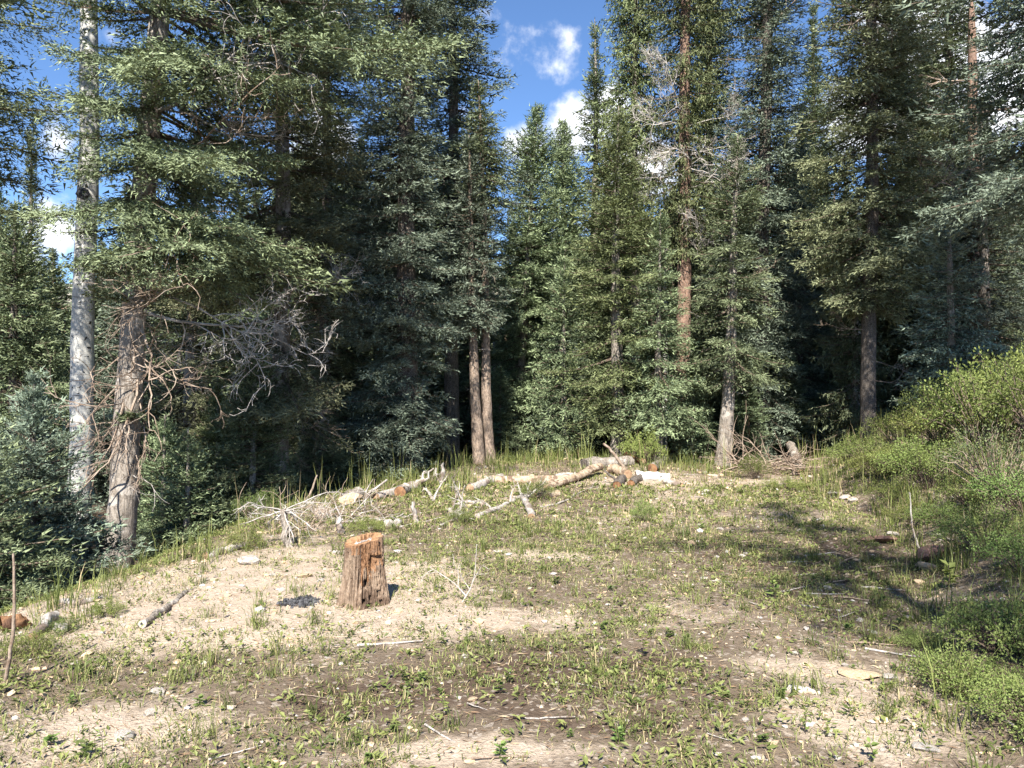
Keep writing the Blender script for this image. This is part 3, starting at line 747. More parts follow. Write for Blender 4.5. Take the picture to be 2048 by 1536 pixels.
# forest behind: shared meshes
gen = []
for i, (H, R, fol, sp, z0, tw) in enumerate(((9.0, 1.9, 'far', 'fir', .6, .14), (8.0, 1.7, 'far', 'fir', 1.2, .14), (10.0, 1.75, 'far', 'fir', .7, .14), (7.0, 1.8, 'far', 'fir', .3, .13))):
    af = line_axis(H, (0, 0), .04, i)
    gen.append((H, trunk_mesh('trunk', H, .13, 200 + i, af, (M_BARK, M_BARKD, M_BARK2, M_BARKD)[i], k=7), crown_mesh('crown', fol, H, z0, R, 200 + i, af, species=sp, tw=tw, step=.28)))
rng = np.random.default_rng(77)
def ylim(px): return np.interp(px, [-400, 0, 90, 200, 330, 420, 520, 640, 760, 960, 990, 1030, 1150, 1200, 1300, 1420, 1500, 1600, 1660, 1720, 1800, 2100, 2500],
                               [250, 330, 470, 480, 490, 480, 330, 260, 250, 300, 400, 450, 400, 330, 340, 330, 250, 240, 330, 330, 250, 180, 100])
ZONES = ((150, 'left of the pale aspen'), (330, 'behind the aspen and the big leaning fir'), (640, 'between the big leaning fir and the dense blue one'), (930, 'behind the dense dark blue-green fir'), (1060, 'behind the twin trunks'),
         (1340, 'behind the bright green sunlit fir'), (1480, 'behind the red barked spruce'), (1700, 'behind the tallest dark fir'), (1900, 'behind the dark straight trunked spruce'), (9999, 'behind the shrubs of the right bank'))
def back(px, d, hfac=1.0):
    zone = next(z for lim, z in ZONES if px < lim)
    lab, grp = 'far fir in shaded forest ' + zone, 'far firs ' + zone
    x = (px - 1024) / F * d; zb = float(gz(x, d))
    top = zof(ylim(px), d, zb) * hfac
    k = rng.integers(4); s = max(.35, min(top, 15) / gen[k][0])
    root = thing('fir_tree', (x, d, zb), rng.uniform(0, 6.28), lab, 'fir', grp)
    root.scale = (s * rng.uniform(.9, 1.2) if s < 1 else s ** .7, ) * 2 + (s,)
    put('trunk', gen[k][1], root); put('crown', gen[k][2], root)
cells = []
for d in np.arange(19.5, 44, 2.9):
    n = int(d * 1.62 / 2.7)
    for i in range(n):
        px = -260 + (i + rng.uniform(.1, .9)) * 2560 / n
        back(px, d + rng.uniform(-.9, .9), rng.uniform(.78, 1.0))
# young growth in the forest shade
for px, d in ((1000, 17.0), (1060, 17.6), (1165, 17.2), (690, 15.0), (620, 16.5), (450, 17), (300, 14), (120, 13.5), (1420, 17), (1580, 17), (1640, 18), (1800, 16.5), (1290, 17), (880, 18), (1210, 17.8), (1385, 15.3), (1495, 16.2), (1770, 18.4), (30, 11.5), (760, 17)):
    x = (px - 1024) / F * d; k = rng.integers(4); s = rng.uniform(.16, .30)
    root = thing('young_fir', (x, d, float(gz(x, d))), rng.uniform(0, 6.28), 'small understory fir growing in the shade between the trunks', 'fir', 'understory firs between the trunks')
    root.scale = (s * 1.5, s * 1.5, s)
    put('trunk', gen[k][1], root); put('crown', gen[k][2], root)
# unseen firs: first casts the clearing shadow, second added to shade the dark fir
for (px_x, y, H, z0, R, sd) in ((2.0, -1.9, 12.6, 8.0, 1.8, 91), (7.6, 1.2, 16, 3.0, 1.7, 92)):
    zb = float(gz(px_x, y)); af = line_axis(H, (0, 0), .05, sd)
    root = thing('fir_tree', (px_x, y, zb), 0, 'tall fir standing behind the viewer that shades the litter strewn ground' if sd == 91 else 'unseen fir added outside the right edge to shade the large dark fir', 'fir')
    put('trunk', trunk_mesh('trunk', H, .085, sd, af, M_BARK), root)
    put('crown', crown_mesh('crown', 'green', H, z0, R, sd, af, tw=.13, dens=.62, gap=0.45, step=.50), root)
# ------------------------------------------------------------------ the stump
M_STUMP = plain_mat('stump_wood', (.17, .115, .078), (.33, .245, .175), 10, stretch=(5, 5, .8), c=(.12, .08, .055), bumpd=.02)
M_STUMPO = plain_mat('stump_broken_wood', (.19, .10, .052), (.31, .175, .095), 12, stretch=(4, 4, 1.2), c=(.19, .12, .08), bumpd=.02)
M_STUMPTOP = plain_mat('stump_top', (.27, .15, .075), (.36, .22, .12), 18, c=(.18, .09, .045), bumpd=.015)
M_ASH = plain_mat('grey_punky_wood', (.30, .28, .26), (.55, .53, .50), 30, c=(.10, .08, .07))
c0 = G(720, 1219); c0[1] += .15; c0[2] = float(gz(c0[0], c0[1]))
stump = thing('tree_stump', tuple(c0), 0, 'short cut tree stump with orange broken wood on its right side, standing in the clearing', 'stump')
na_, nz_ = 210, 84
th = np.linspace(0, 2 * PI, na_, endpoint=False); zq = np.linspace(0, 1, nz_)
TH, ZQ = np.meshgrid(th, zq)
ca_ = TH + PI / 2                                   # angle measured from the side that faces the camera
fx = np.arctan2(np.sin(ca_), np.cos(ca_))           # -pi..pi, positive = right
Ht = .462 + .024 * np.cos(TH) + .020 * np.sin(TH)
Zs = -.06 + (Ht + .06) * ZQ
r = .130 + .010 * np.cos(TH * 2 + .5) + .050 * (1 - ZQ) ** 2.2 * (1 + .35 * np.cos(TH * 5 + 1)) + .012 * (1 - ZQ)
groove = (fbm(np.cos(TH) * 5.5 + 9, np.sin(TH) * 5.5 + Zs * .9, 3, 3) - .5)
fineg = (fbm(TH * 22, Zs * 3.2, 6, 3) - .5)
r = r + .020 * groove + .010 * fineg - .014 * (np.abs(vnoise(TH * 12, Zs * 1.2, 8) - .5) < .07)
brk = smooth((fx + .06) / .05) * smooth((1.45 - fx) / .1)                       # the broken right hand face
lim = .02 + .20 * vnoise(TH * 9, TH * 0 + 2, 4) + .06 * (fx > .75)
up_ = smooth((Zs - lim - .06) / .03) * brk
r = r - .018 * brk - .012 * up_ * (.4 + vnoise(TH * 13, Zs * 11, 11))
flap = smooth((fx - .74) / .03) * smooth((1.20 - fx) / .05) * smooth((Zs - .355) / .008)
r = r + .020 * flap * brk
pit = np.zeros_like(r)
for (ax_, zc, wa, wz, dp) in ((.80, .315, .10, .040, .05), (.66, .275, .05, .05, .04), (.36, .20, .035, .07, .045), (.27, .165, .09, .025, .045), (-.12, .19, .03, .05, .03), (.52, .06, .05, .018, .035), (.98, .085, .07, .022, .04), (.16, .04, .07, .02, .035), (-.95, .36, .05, .018, .025), (-.72, .355, .03, .016, .02), (1.22, .2, .03, .05, .03), (.62, .15, .02, .05, .03), (.10, .12, .015, .10, .025), (1.05, .02, .06, .02, .03), (.45, .01, .08, .015, .03), (-.55, .24, .012, .12, .012), (-.3, .3, .010, .2, .012)):
    pit = np.maximum(pit, 2.1 * dp * np.exp(-((fx - ax_) / wa) ** 4 - ((Zs - zc) / wz) ** 4))
r = np.maximum(r - pit, .05)
r = r + .007 * (vnoise(TH * 40, Zs * 55, 19) - .5) * (1 + brk)
V = np.stack([r * np.cos(TH), r * np.sin(TH), Zs], -1)
i = np.arange(nz_ - 1)[:, None] * na_ + np.arange(na_)[None]; i2 = np.arange(nz_ - 1)[:, None] * na_ + (np.arange(na_)[None] + 1) % na_
Fq = np.stack([i, i2, i2 + na_, i + na_], -1).reshape(-1, 4)
org = (up_ > .5) | ((Zs > Ht - .018 - .05 * (vnoise(TH * 7, TH * 0, 2) > .62)) & (fx > -1.4)) 
fo = org[:-1].ravel()
mb = MB(); mb.add(V.reshape(-1, 3), Fq[~fo], 0); sd_ = mb.build('side_wood', [M_STUMP], stump)
idx = Fq[fo]; uq, inv = np.unique(idx, return_inverse=True)
mb = MB(); mb.add(V.reshape(-1, 3)[uq], inv.reshape(-1, 4), 0); mb.build('broken_face', [M_STUMPO], stump)
nr = 16; q = np.linspace(1, 0, nr); TT, QQ = np.meshgrid(th, q)
top = V[-1]; ctr = top.mean(0)
Vt = ctr + (top[None] - ctr) * QQ[..., None]
hollow = .035 * smooth((.72 - QQ + .5 * (fbm(np.cos(TT) * 2 + 4, np.sin(TT) * 2, 8, 3) - .5)) / .18)
Vt[..., 2] += np.where(QQ < .995, .012 * (fbm(Vt[..., 0] * 45, Vt[..., 1] * 45, 4, 3) - .5), 0) - hollow
i = np.arange(nr - 1)[:, None] * na_ + np.arange(na_)[None]; i2 = np.arange(nr - 1)[:, None] * na_ + (np.arange(na_)[None] + 1) % na_
Ft = np.stack([i, i2, i2 + na_, i + na_], -1).reshape(-1, 4)
inner = (hollow[:-1].ravel() > .022)
mb = MB(); mb.add(Vt.reshape(-1, 3), Ft[~inner]); mb.build('cut_top', [M_STUMPTOP], stump)
mb = MB(); mb.add(Vt.reshape(-1, 3), Ft[inner]); mb.build('rotten_core', [M_ASH], stump)

# ------------------------------------------------------------------ stones
def ico():
    t = (1 + 5 ** .5) / 2
    V = nrm(np.array([(-1, t, 0), (1, t, 0), (-1, -t, 0), (1, -t, 0), (0, -1, t), (0, 1, t), (0, -1, -t), (0, 1, -t), (t, 0, -1), (t, 0, 1), (-t, 0, -1), (-t, 0, 1)], float))
    Fc = np.array([(0, 11, 5), (0, 5, 1), (0, 1, 7), (0, 7, 10), (0, 10, 11), (1, 5, 9), (5, 11, 4), (11, 10, 2), (10, 7, 6), (7, 1, 8), (3, 9, 4), (3, 4, 2), (3, 2, 6), (3, 6, 8), (3, 8, 9), (4, 9, 5), (2, 4, 11), (6, 2, 10), (8, 6, 7), (9, 8, 1)])
    return V, Fc
def subdiv(V, Fc):
    e = {}; V = list(V); out = []
    def mid(a, b):
        k = (min(a, b), max(a, b))
        if k not in e: e[k] = len(V); V.append(nrm((V[a] + V[b]) / 2))
        return e[k]
    for a, b, c in Fc:
        x, y, z = mid(a, b), mid(b, c), mid(c, a); out += [(a, x, z), (b, y, x), (c, z, y), (x, y, z)]
    return np.array(V), np.array(out)
ICO0 = ico(); ICO1 = subdiv(*ICO0); ICO2 = subdiv(*ICO1)
def rock_mesh(seed, mat, base=ICO1, rough=.35, planes=7):
    rng = np.random.default_rng(seed); V, Fc = base; V = V.copy()
    for k in range(planes):                           # chop with random planes for facets
        n = nrm(rng.normal(0, 1, 3)); dd = rng.uniform(.45, .85); h = V @ n
        V = V - np.outer(np.maximum(h - dd, 0), n)
    V = V * (1 + rough * .25 * rng.normal(size=(len(V), 1)))
    mb = MB(); mb.add(V, Fc); return mb.mesh('stone', [mat])
ROCKS = {'w': [rock_mesh(s, M_ROCKW) for s in range(5)], 't': [rock_mesh(s + 10, M_ROCKT) for s in range(3)], 'r': [rock_mesh(s + 20, M_ROCKR, ICO1, .15) for s in range(2)]}
rngs = np.random.default_rng(3)
def stone(px, py, wpx, flat, kind, label='pale stone lying loose on the clearing ground', group='loose stones on the clearing ground', name='stone', sink=.25, rz=None, deep=.7):
    g = G(px, py); s = wpx / F * g[1] * .5 / .8
    o = put(name, ROCKS[kind][rngs.integers(len(ROCKS[kind]))])
    o.location = (g[0], g[1], g[2] + s * flat * (.8 - sink * 2)); o.scale = (s, s * deep, s * flat)
    o.rotation_euler = (rngs.normal(0, .1), rngs.normal(0, .1), rngs.uniform(-.5, .5) if rz is None else rz)
    tag(o, label, 'stone', group)
    return o
stone(1760, 1083, 62, .25, 'r', 'flat reddish slab lying behind the blocky red stone', None, 'red_stone')
stone(1864, 1122, 64, .50, 'r', 'blocky dark red stone at the foot of the right bank', None, 'red_stone', sink=.05)
stone(1858, 1140, 44, .45, 't', 'tan angular stone in front of the blocky red stone', None)
stone(1785, 1072, 22, .7, 'w', 'small white block at the far end of the flat reddish slab', None)
stone(1850, 1500, 52, .3, 'w', 'flat white stone near the lower right corner', None)
stone(1725, 1352, 74, .22, 't', 'broad flat tan stone half sunk in the gravelly patch', None)
stone(1780, 1358, 30, .4, 'w', 'pale stone beside the broad flat tan stone', None)
stone(244, 1478, 42, .6, 'w', 'white angular stone at the lower left', None)
stone(300, 1432, 20, 1.1, 'w', 'upright pinkish white stone above the white angular one', None)
stone(314, 1390, 30, .6, 'w', 'rounded pale stone among grass at the lower left', None)
stone(120, 1263, 36, .6, 'w', 'pinkish pale stone at the left edge of the clearing', None)
stone(497, 1128, 44, .5, 'w', 'wide pale stone on the grassy rim behind the crooked branch', None)
stone(608, 1154, 28, .35, 't', 'yellowish flat stone on the sandy patch left of the stump', None)
stone(775, 1050, 22, .8, 'w', 'white stone beside the pale limbs, left one of a pair', None)
stone(791, 1050, 22, .9, 'w', 'white stone beside the pale limbs, right one of a pair', None)
stone(1693, 997, 22, .5, 'w', 'white stone on the far right of the clearing', None)
stone(1672, 990, 34, .25, 'w', 'flat grey slab on the far right of the clearing', None)
stone(1706, 1003, 18, .6, 'w'); stone(1560, 972, 22, .4, 'w'); stone(1410, 985, 16, .5, 'w')
stone(640, 1035, 34, .7, 'w', 'grey boulder among the brush left of the pale limbs', None)
stone(705, 1012, 46, .75, 't', 'brown lump of rotten log beside the brush on the left rim', None, 'rotten_lump')
for px, py, w, k in ((150, 1325, 14, 'w'), (85, 1390, 16, 't'), (430, 1160, 16, 't'), (565, 1180, 14, 'w'), (640, 1160, 16, 'w'), (480, 1290, 13, 'w'), (520, 1300, 12, 't'), (385, 1255, 12, 'w'),
                     (250, 1250, 14, 'w'), (455, 1190, 15, 't'), (545, 1150, 16, 'w'), (655, 1315, 13, 'w'), (622, 1330, 11, 'w'), (350, 1310, 12, 't'), (205, 1335, 15, 'w'), (290, 1370, 14, 't'), (1098, 1115, 10, 'w'), (985, 1180, 12, 'w'),
                     (1400, 1050, 12, 'w'), (1440, 1057, 14, 'w'), (1485, 1110, 11, 'w'), (1290, 1075, 10, 'w'), (1655, 1175, 16, 'w'), (1640, 1180, 10, 'w'), (1490, 1105, 10, 'w'), (1840, 1165, 20, 't'), (1580, 1300, 13, 't'), (1545, 1310, 11, 'w'), (1590, 1305, 14, 'w'),
                     (1620, 1330, 13, 't'), (1690, 1330, 14, 'w'), (1490, 1440, 15, 'w'), (1765, 1500, 14, 'w'), (1550, 1488, 20, 't'), (1205, 1298, 12, 'w'), (1255, 1440, 9, 'w'), (1350, 1270, 10, 'w'), (930, 1310, 12, 'w'), (945, 1400, 18, 't'), (975, 1390, 12, 't'),
                     (1860, 1275, 16, 'w'), (1820, 1235, 18, 'w'), (1720, 1240, 14, 'w'), (1600, 1060, 12, 'w'), (1560, 1040, 10, 'w'), (1640, 1045, 12, 't'), (1130, 1060, 9, 'w'), (1840, 1020, 16, 'w'), (70, 1300, 18, 't'), (1055, 1500, 12, 'w'), (630, 1525, 14, 't')):
    stone(px, py + 3, w, .6, k)

# ------------------------------------------------------------------ logs and branches
def bent(p0, p1, n, wob, seed, sag=0):
    rng = np.random.default_rng(seed); t = np.linspace(0, 1, n)[:, None]
    P = np.array(p0) + (np.array(p1) - np.array(p0)) * t
    off = np.cumsum(rng.normal(0, 1, (n, 3)), 0); off -= off[0] + (off[-1] - off[0]) * t
    return P + off * wob + np.array([0, 0, sag]) * np.sin(t * PI)
def log(name, a, b, r0, r1, mat, label, cat='log', cut=M_CUT, da=None, db=None, seed=1, wob=.006, lift=.6, lifta=0, liftb=0, k=14, ends=True):
    """a log between two pixels of the photograph, resting on the ground"""
    g0, g1 = G(*a), G(*b); r0 *= .88; r1 *= .88
    if db is not None: g1 = AT(b[0], b[1], db)
    p0 = g0 + [0, 0, r0 * lift + lifta]; p1 = g1 + [0, 0, (r1 * lift if db is None else 0) + liftb]
    c = (p0 + p1) / 2; root = thing(name, tuple(c), 0, label, cat)
    pts = bent(p0 - c, p1 - c, 12, wob, seed); rad = np.linspace(r0, r1, 12)
    rng = np.random.default_rng(seed); mb = MB(); tube(mb, pts, rad, k, 0, cap=False, jitter=.10, rng=rng)
    mb.build('bark' if mat in (M_BARK, M_BARKD, M_BARK2, M_ASPEN) else 'wood', [mat], root, smooth_sh=True)
    if ends:
        for j, (i0, i1) in enumerate(((0, 1), (-1, -2))):
            dv = nrm(pts[i0] - pts[i1]); rr = rad[i0]
            a1 = nrm(np.cross(dv, [0, 0, 1.0])); a2 = np.cross(a1, dv); t = np.linspace(0, 2 * PI, k, endpoint=False)
            ring = pts[i0] + rr * .97 * (np.cos(t)[:, None] * a1 + np.sin(t)[:, None] * a2)
            mb = MB(); mb.add(np.vstack([ring, (pts[i0] + dv * .006)[None]]), np.stack([np.arange(k), (np.arange(k) + 1) % k, np.full(k, k)], -1)); mb.build('cut_end', [cut], root)
    return root
def limb(name, px, radii, mat, label, cat='branch', group=None, seed=1, kids=(), lift=None, cut=None, k=8):
    """a branch through several pixels of the photograph: (px, py, height above the ground)"""
    P = []
    g0 = None
    for (x, y, h) in px:
        g = G(x, y + h * 0) if h == 0 else None
        if h == 0: P.append(g)
        else: P.append(None)
    radii = [q * .78 for q in radii]
    # raised points keep the distance of their resting neighbours
    known = [i for i, q in enumerate(P) if q is not None]
    for i, q in enumerate(P):
        if q is None:
            dd = np.interp(i, known, [P[j][1] for j in known]); P[i] = AT(px[i][0], px[i][1], dd)
    P = np.array(P); P[:, 2] += np.array([radii[0] * .5 if h == 0 else 0 for _, _, h in px])
    t = np.linspace(0, len(P) - 1, len(P) * 4 - 3); pts = np.stack([np.interp(t, np.arange(len(P)), P[:, j]) for j in range(3)], -1)
    for _ in range(2): pts[1:-1] = (pts[:-2] + 2 * pts[1:-1] + pts[2:]) / 4
    rng = np.random.default_rng(seed); c = pts.mean(0)
    pts = pts + rng.normal(0, radii[0] * .22, pts.shape)
    root = thing(name, tuple(c), 0, label, cat, group)
    mb = MB(); tube(mb, pts - c, np.interp(np.linspace(0, 1, len(pts)), np.linspace(0, 1, len(radii)), radii), k, 0, jitter=.07, rng=rng); mb.build('wood' if mat is not M_BARK else 'bark', [mat], root, smooth_sh=True)
    if cut:
        dv = nrm(pts[0] - pts[1]); a1 = nrm(np.cross(dv, [0, 0, 1.0])); a2 = np.cross(a1, dv); tt = np.linspace(0, 2 * PI, 12, endpoint=False)
        ring = pts[0] - c + dv * .004 + radii[0] * .98 * (np.cos(tt)[:, None] * a1 + np.sin(tt)[:, None] * a2)
        mb = MB(); mb.add(np.vstack([ring, (pts[0] - c + dv * .009)[None]]), np.stack([np.arange(12), (np.arange(12) + 1) % 12, np.full(12, 12)], -1)); mb.build('cut_end', [cut], root)
    for (ti, d, L, r) in kids:
        j = int(ti * (len(pts) - 1)); mb = MB()
        twiggy(mb, rng, pts[j] - c, d, L, r, 1, 0, .1, .35, 3, 5); mb.build('side_branch', [mat], root)
    return root

limb('fallen_branch', [(286, 1256, 0), (322, 1226, 0), (350, 1205, 1), (362, 1189, 1), (392, 1178, 1), (413, 1160, 0)], [.036, .036, .030, .026, .020, .008], M_BARK,
     'crooked barked branch lying on the bare sand left of the stump', seed=4, kids=[(.95, (.6, .3, .1), .10, .008)])
limb('fallen_branch', [(668, 1106, 0), (745, 1118, 0), (832, 1134, 0)], [.024, .02, .012], M_PALE, 'pale barkless stick lying behind the stump', seed=5)
limb('bleached_limb', [(924, 1034, 0), (905, 1028, 0), (884, 1020, 1), (866, 1004, 1), (856, 988, 0)], [.055, .05, .045, .04, .035], M_PALE, 'bleached curved limb with an orange cut end and upright side twigs', seed=6, cut=M_CUT,
     kids=[(.8, (.3, .3, 1), .45, .018), (.95, (-.5, .2, .6), .15, .02), (.5, (-.8, .1, -.2), .35, .014), (.25, (.3, .1, .9), .3, .012), (.1, (.1, .1, 1), .35, .012)])
limb('bleached_limb', [(955, 1036, 0), (985, 1024, 0), (1020, 1008, 0), (1052, 990, 0), (1085, 984, 0)], [.05, .048, .045, .04, .03], M_PALE, 'long pale limb lying right of the curved one, running back to the log pile', seed=7,
     kids=[(.5, (.2, .4, .8), .35, .014), (.3, (-.5, .1, .6), .3, .012), (.75, (.6, .3, .5), .35, .012)])
limb('bleached_limb', [(912, 1012, 0), (930, 1006, 0), (958, 1008, 0), (975, 1014, 0)], [.035, .03, .03, .02], M_PALE, 'short bleached limb lying behind the curved limb', seed=8, kids=[(.3, (-.1, .1, 1), .4, .016), (.2, (-.5, .2, .9), .35, .010)])
limb('forked_log', [(1064, 1036, 0), (1057, 1014, 1), (1048, 1000, 1), (1044, 994, 0)], [.062, .056, .048, .04], M_PALE, 'bleached forked log with antler-like branches and a brown cut end', 'log', seed=9, cut=M_CUT,
     kids=[(.85, (.9, .2, .35), .42, .022), (.95, (-.2, .5, .4), .25, .02), (.9, (.5, .5, .7), .3, .018)])
limb('fallen_branch', [(800, 1055, 0), (840, 1046, 0), (885, 1036, 0)], [.016, .014, .008], M_PALE, 'thin pale stick on the grass in front of the bleached limbs, pointing right', seed=10)
limb('fallen_branch', [(880, 1054, 0), (905, 1042, 0), (922, 1034, 0)], [.022, .02, .014], M_PALE, 'short grey stick below the orange cut end', seed=11)
limb('fallen_branch', [(1082, 1016, 0), (1112, 1010, 0), (1138, 1000, 0), (1160, 985, 0), (1184, 978, 0)], [.022, .02, .016, .012, .007], M_PALE, 'long thin bleached branch in the grass right of the forked log', seed=12, kids=[(.6, (.4, .6, .3), .3, .008), (.75, (.6, .2, .5), .3, .006)])
limb('upright_stick', [(680, 1068, 0), (676, 1048, 1), (677, 1036, 1)], [.05, .04, .032], M_PALE, 'short bent white stick standing in the grass left of the stump', seed=13)
limb('upright_stick', [(834, 1046, 0), (829, 1026, 1), (826, 1004, 1)], [.042, .034, .028], M_PALE, 'white stub standing among weeds left of the curved limb', seed=14)
limb('splintered_post', [(884, 968, 0), (885, 948, 1), (886, 926, 1)], [.045, .05, .02], M_PALE, 'splintered white snag standing at the dark forest edge, taller of two', 'snag', seed=15)
limb('splintered_post', [(868, 966, 0), (871, 952, 1), (872, 937, 1)], [.05, .045, .025], M_PALE, 'splintered white snag standing at the dark forest edge, shorter of two', 'snag', seed=16)
limb('bleached_limb', [(828, 980, 0), (838, 966, 1), (850, 958, 1), (868, 935, 1)], [.07, .065, .03, .015], M_PALE, 'white broken root piece leaning left of the splintered snags', seed=17, kids=[(.5, (-.3, 0, 1), .15, .03)])
limb('leaning_stick', [(607, 1012, 0), (622, 985, 1), (634, 950, 1)], [.028, .022, .012], M_DEADB, 'dark stick leaning against the forest edge left of the dense blue fir', seed=18)
limb('leaning_stick', [(730, 1000, 0), (740, 985, 1), (775, 958, 1)], [.03, .026, .018], M_PALE, 'grey stick leaning out of the brush on the left rim', seed=19)
limb('leaning_stick', [(725, 1010, 0), (731, 985, 1), (745, 958, 1)], [.018, .014, .008], M_PALE, 'forked thin stick standing in the brush on the left rim', seed=20, kids=[(.4, (.4, 0, .6), .2, .008)])
rng = np.random.default_rng(404)
for k in range(22):
    px, py = rng.uniform(640, 960), rng.uniform(985, 1060); py = max(py, 1035 - (px - 640) * .20)
    a_ = rng.normal(.1, .5); L_ = rng.uniform(25, 75)
    limb('fallen_branch', [(px, py, 0), (px + L_ * .5 * cos(a_), py - L_ * .18 * sin(a_), 0), (px + L_ * cos(a_), py - L_ * .35 * sin(a_) - rng.uniform(0, 14) * (k % 3 == 0), 0 if k % 3 else 1)],
         [rng.uniform(.012, .026), .012, .006], (M_PALE, M_DEAD, M_DEADB)[k % 3], 'thin dead branch tangled in the grass and brush along the left rim', group='thin dead branches along the left rim', seed=500 + k, k=6,
         kids=[(.5, (rng.normal(), rng.normal() * .4, .6), .25, .006)] if k % 2 else ())
# dead sapling with bleached radiating branches
g = G(582, 1092); root = thing('dead_sapling', tuple(g), 0, 'bleached dead sapling top with stiff branches radiating from a dark stub', 'dead sapling')
mb = MB(); tube(mb, bent((0, 0, -.05), (-.09, .05, .36), 7, .012, 3), np.linspace(.05, .035, 7), 9, 0, jitter=.08, rng=np.random.default_rng(1)); mb.build('stub', [M_BARK], root)
rng = np.random.default_rng(8)
for k in range(14):
    a = k * 2.4 + rng.normal(0, .5); el = rng.uniform(-.75, .45); dv = (cos(a) * cos(el), sin(a) * cos(el) * .8 - .15, sin(el))
    if k == 0: dv = (.85, .1, .42)
    mb = MB(); twiggy(mb, rng, (-.09, .05, .34), dv, rng.uniform(.12, .46) if k else .7, .0085, 2 if k % 3 == 0 else 1, 0, .35, .5, 4, 4); mb.build('branch', [M_DEAD], root)
# the log pile at the far rim
log('fallen_log', (940, 982), (1004, 962), .075, .085, M_PALE, 'grey weathered log at the left end of the log pile, pointing toward the stump', seed=21)
log('fallen_log', (984, 966), (1142, 968), .085, .095, M_TAN, 'long barkless tan log lying crosswise in front of the grass, the longest of the pile', seed=22, wob=.003, cut=M_ORANGE)
log('fallen_log', (1090, 980), (1200, 950), .055, .075, M_TAN, 'barkless log rising to the right over the long tan log', seed=23, liftb=.10)
log('fallen_log', (1070, 998), (1116, 992), .06, .06, M_TAN, 'short orange-tan log piece in the grass before the pile', seed=24)
log('fallen_log', (1168, 938), (1262, 930), .125, .115, M_BARK, 'thick barked log with a dark end at the back of the pile', seed=25, cut=M_BARKD)
log('fallen_log', (1222, 945), (1256, 958), .10, .09, M_TAN, 'yellowish split log chunk under the leaning dark stick', seed=26, liftb=.03)
log('fallen_log', (1304, 944), (1345, 922), .105, .10, M_BARK, 'log pointing away with a round orange cut end, right part of the pile', seed=27, cut=M_ORANGE, liftb=.02)
log('birch_log', (1272, 960), (1338, 962), .10, .085, M_ASPEN, 'white ringed aspen log lying in front of the round cut log', seed=28, cut=M_TAN)
log('fallen_log', (1330, 968), (1364, 974), .06, .045, M_PALE, 'pale stubby log at the right end of the pile', seed=29)
log('fallen_log', (1234, 976), (1246, 962), .075, .075, M_BARKD, 'log end with rotten orange wood, left of two low in the pile', seed=30, cut=M_ORANGE)
log('fallen_log', (1262, 973), (1280, 960), .07, .07, M_BARKD, 'log end with rotten orange wood, right of two low in the pile', seed=31, cut=M_ORANGE)
log('fallen_log', (1252, 925), (1288, 932), .06, .05, M_ORANGE, 'orange split board-like log at the back of the pile', seed=32, lifta=.12, liftb=.06)
log('fallen_log', (1112, 958), (1152, 952), .05, .05, M_PALE, 'thin grey log lying behind the long tan log', seed=33)
log('fallen_log', (752, 1000), (830, 978), .07, .09, M_PALE, 'half buried pale log along the left rim', seed=34)
log('fallen_log', (800, 992), (812, 985), .10, .10, M_BARK, 'round log end with orange cut face on the left rim', seed=35, cut=M_ORANGE)
log('fallen_log', (690, 1008), (720, 996), .11, .11, M_BARK, 'brown log end sunk at the dark left rim', seed=36, cut=M_BARKD)
limb('leaning_stick', [(1258, 950, 0), (1240, 925, 1), (1222, 900, 1), (1206, 886, 1)], [.035, .035, .03, .024], M_DEADB, 'dark broken branch leaning up out of the log pile', seed=37)
limb('leaning_stick', [(1240, 968, 0), (1222, 952, 1), (1208, 940, 1)], [.025, .025, .02], M_BARKD, 'dark stick poking left out of the log pile', seed=38)
limb('fallen_branch', [(1230, 950, 0), (1250, 949, 0), (1268, 947, 0)], [.016, .014, .012], M_TAN, 'yellow bare stick across the middle of the log pile', seed=39)
log('fallen_log', (1604, 952), (1580, 925), .09, .10, M_BARK, 'grey log leaning on the brush heap in the gap on the right', seed=40, liftb=.30)
g = G(1560, 950); root = thing('brush_heap', tuple(g), 0, 'heap of dead brush at the forest edge right of the clearing end', 'brush heap')
mb = MB(); rng = np.random.default_rng(44)
for k in range(70):
    twiggy(mb, rng, (rng.uniform(-.7, .7), rng.uniform(-.2, .7), rng.uniform(0, .18)), (rng.normal(0, 1), rng.normal(0, .4), rng.uniform(.0, .45)), rng.uniform(.5, 1.1), .012, 1, 0, .2, .3, 3, 4)
t_ = mb.build('twigs', [M_DEADB], root); tag(t_, kind='stuff')
for k, (px, py) in enumerate(((650, 1040), (720, 1035), (590, 1060))):
    g = G(px, py); root = thing('brush_heap', tuple(g), 0, ('grey brush tangle left of the pale limbs', 'brush tangle below the brown log end on the left rim', 'brown brush tangle behind the dead sapling')[k], 'brush heap')
    mb = MB()
    for j in range(34): twiggy(mb, rng, (rng.uniform(-.45, .45), rng.uniform(-.2, .4), 0), (rng.normal(0, 1), rng.normal(0, .5), rng.uniform(0, .8)), rng.uniform(.25, .6), .007, 1, 0, .2, .4, 3, 3)
    tag(mb.build('twigs', [(M_DEAD, M_DEADB, M_DEADB)[k]], root), kind='stuff')
log('fallen_log', (1648, 742), (1730, 735), .06, .05, M_PALE, 'thin pale fallen trunk lying deep in the shade on the right', seed=41, db=22) if False else None
log('fallen_log', (410, 1118), (486, 1096), .045, .05, M_PALE, 'grey log in the shade along the left rim', seed=42)
log('fallen_log', (66, 1280), (110, 1242), .035, .045, M_PALE, 'grey weathered log end on the left edge of the clearing', seed=43)
log('fallen_log', (0, 1262), (52, 1250), .065, .05, M_ORANGE, 'crumbled orange rotten log at the left edge', seed=44, ends=False)
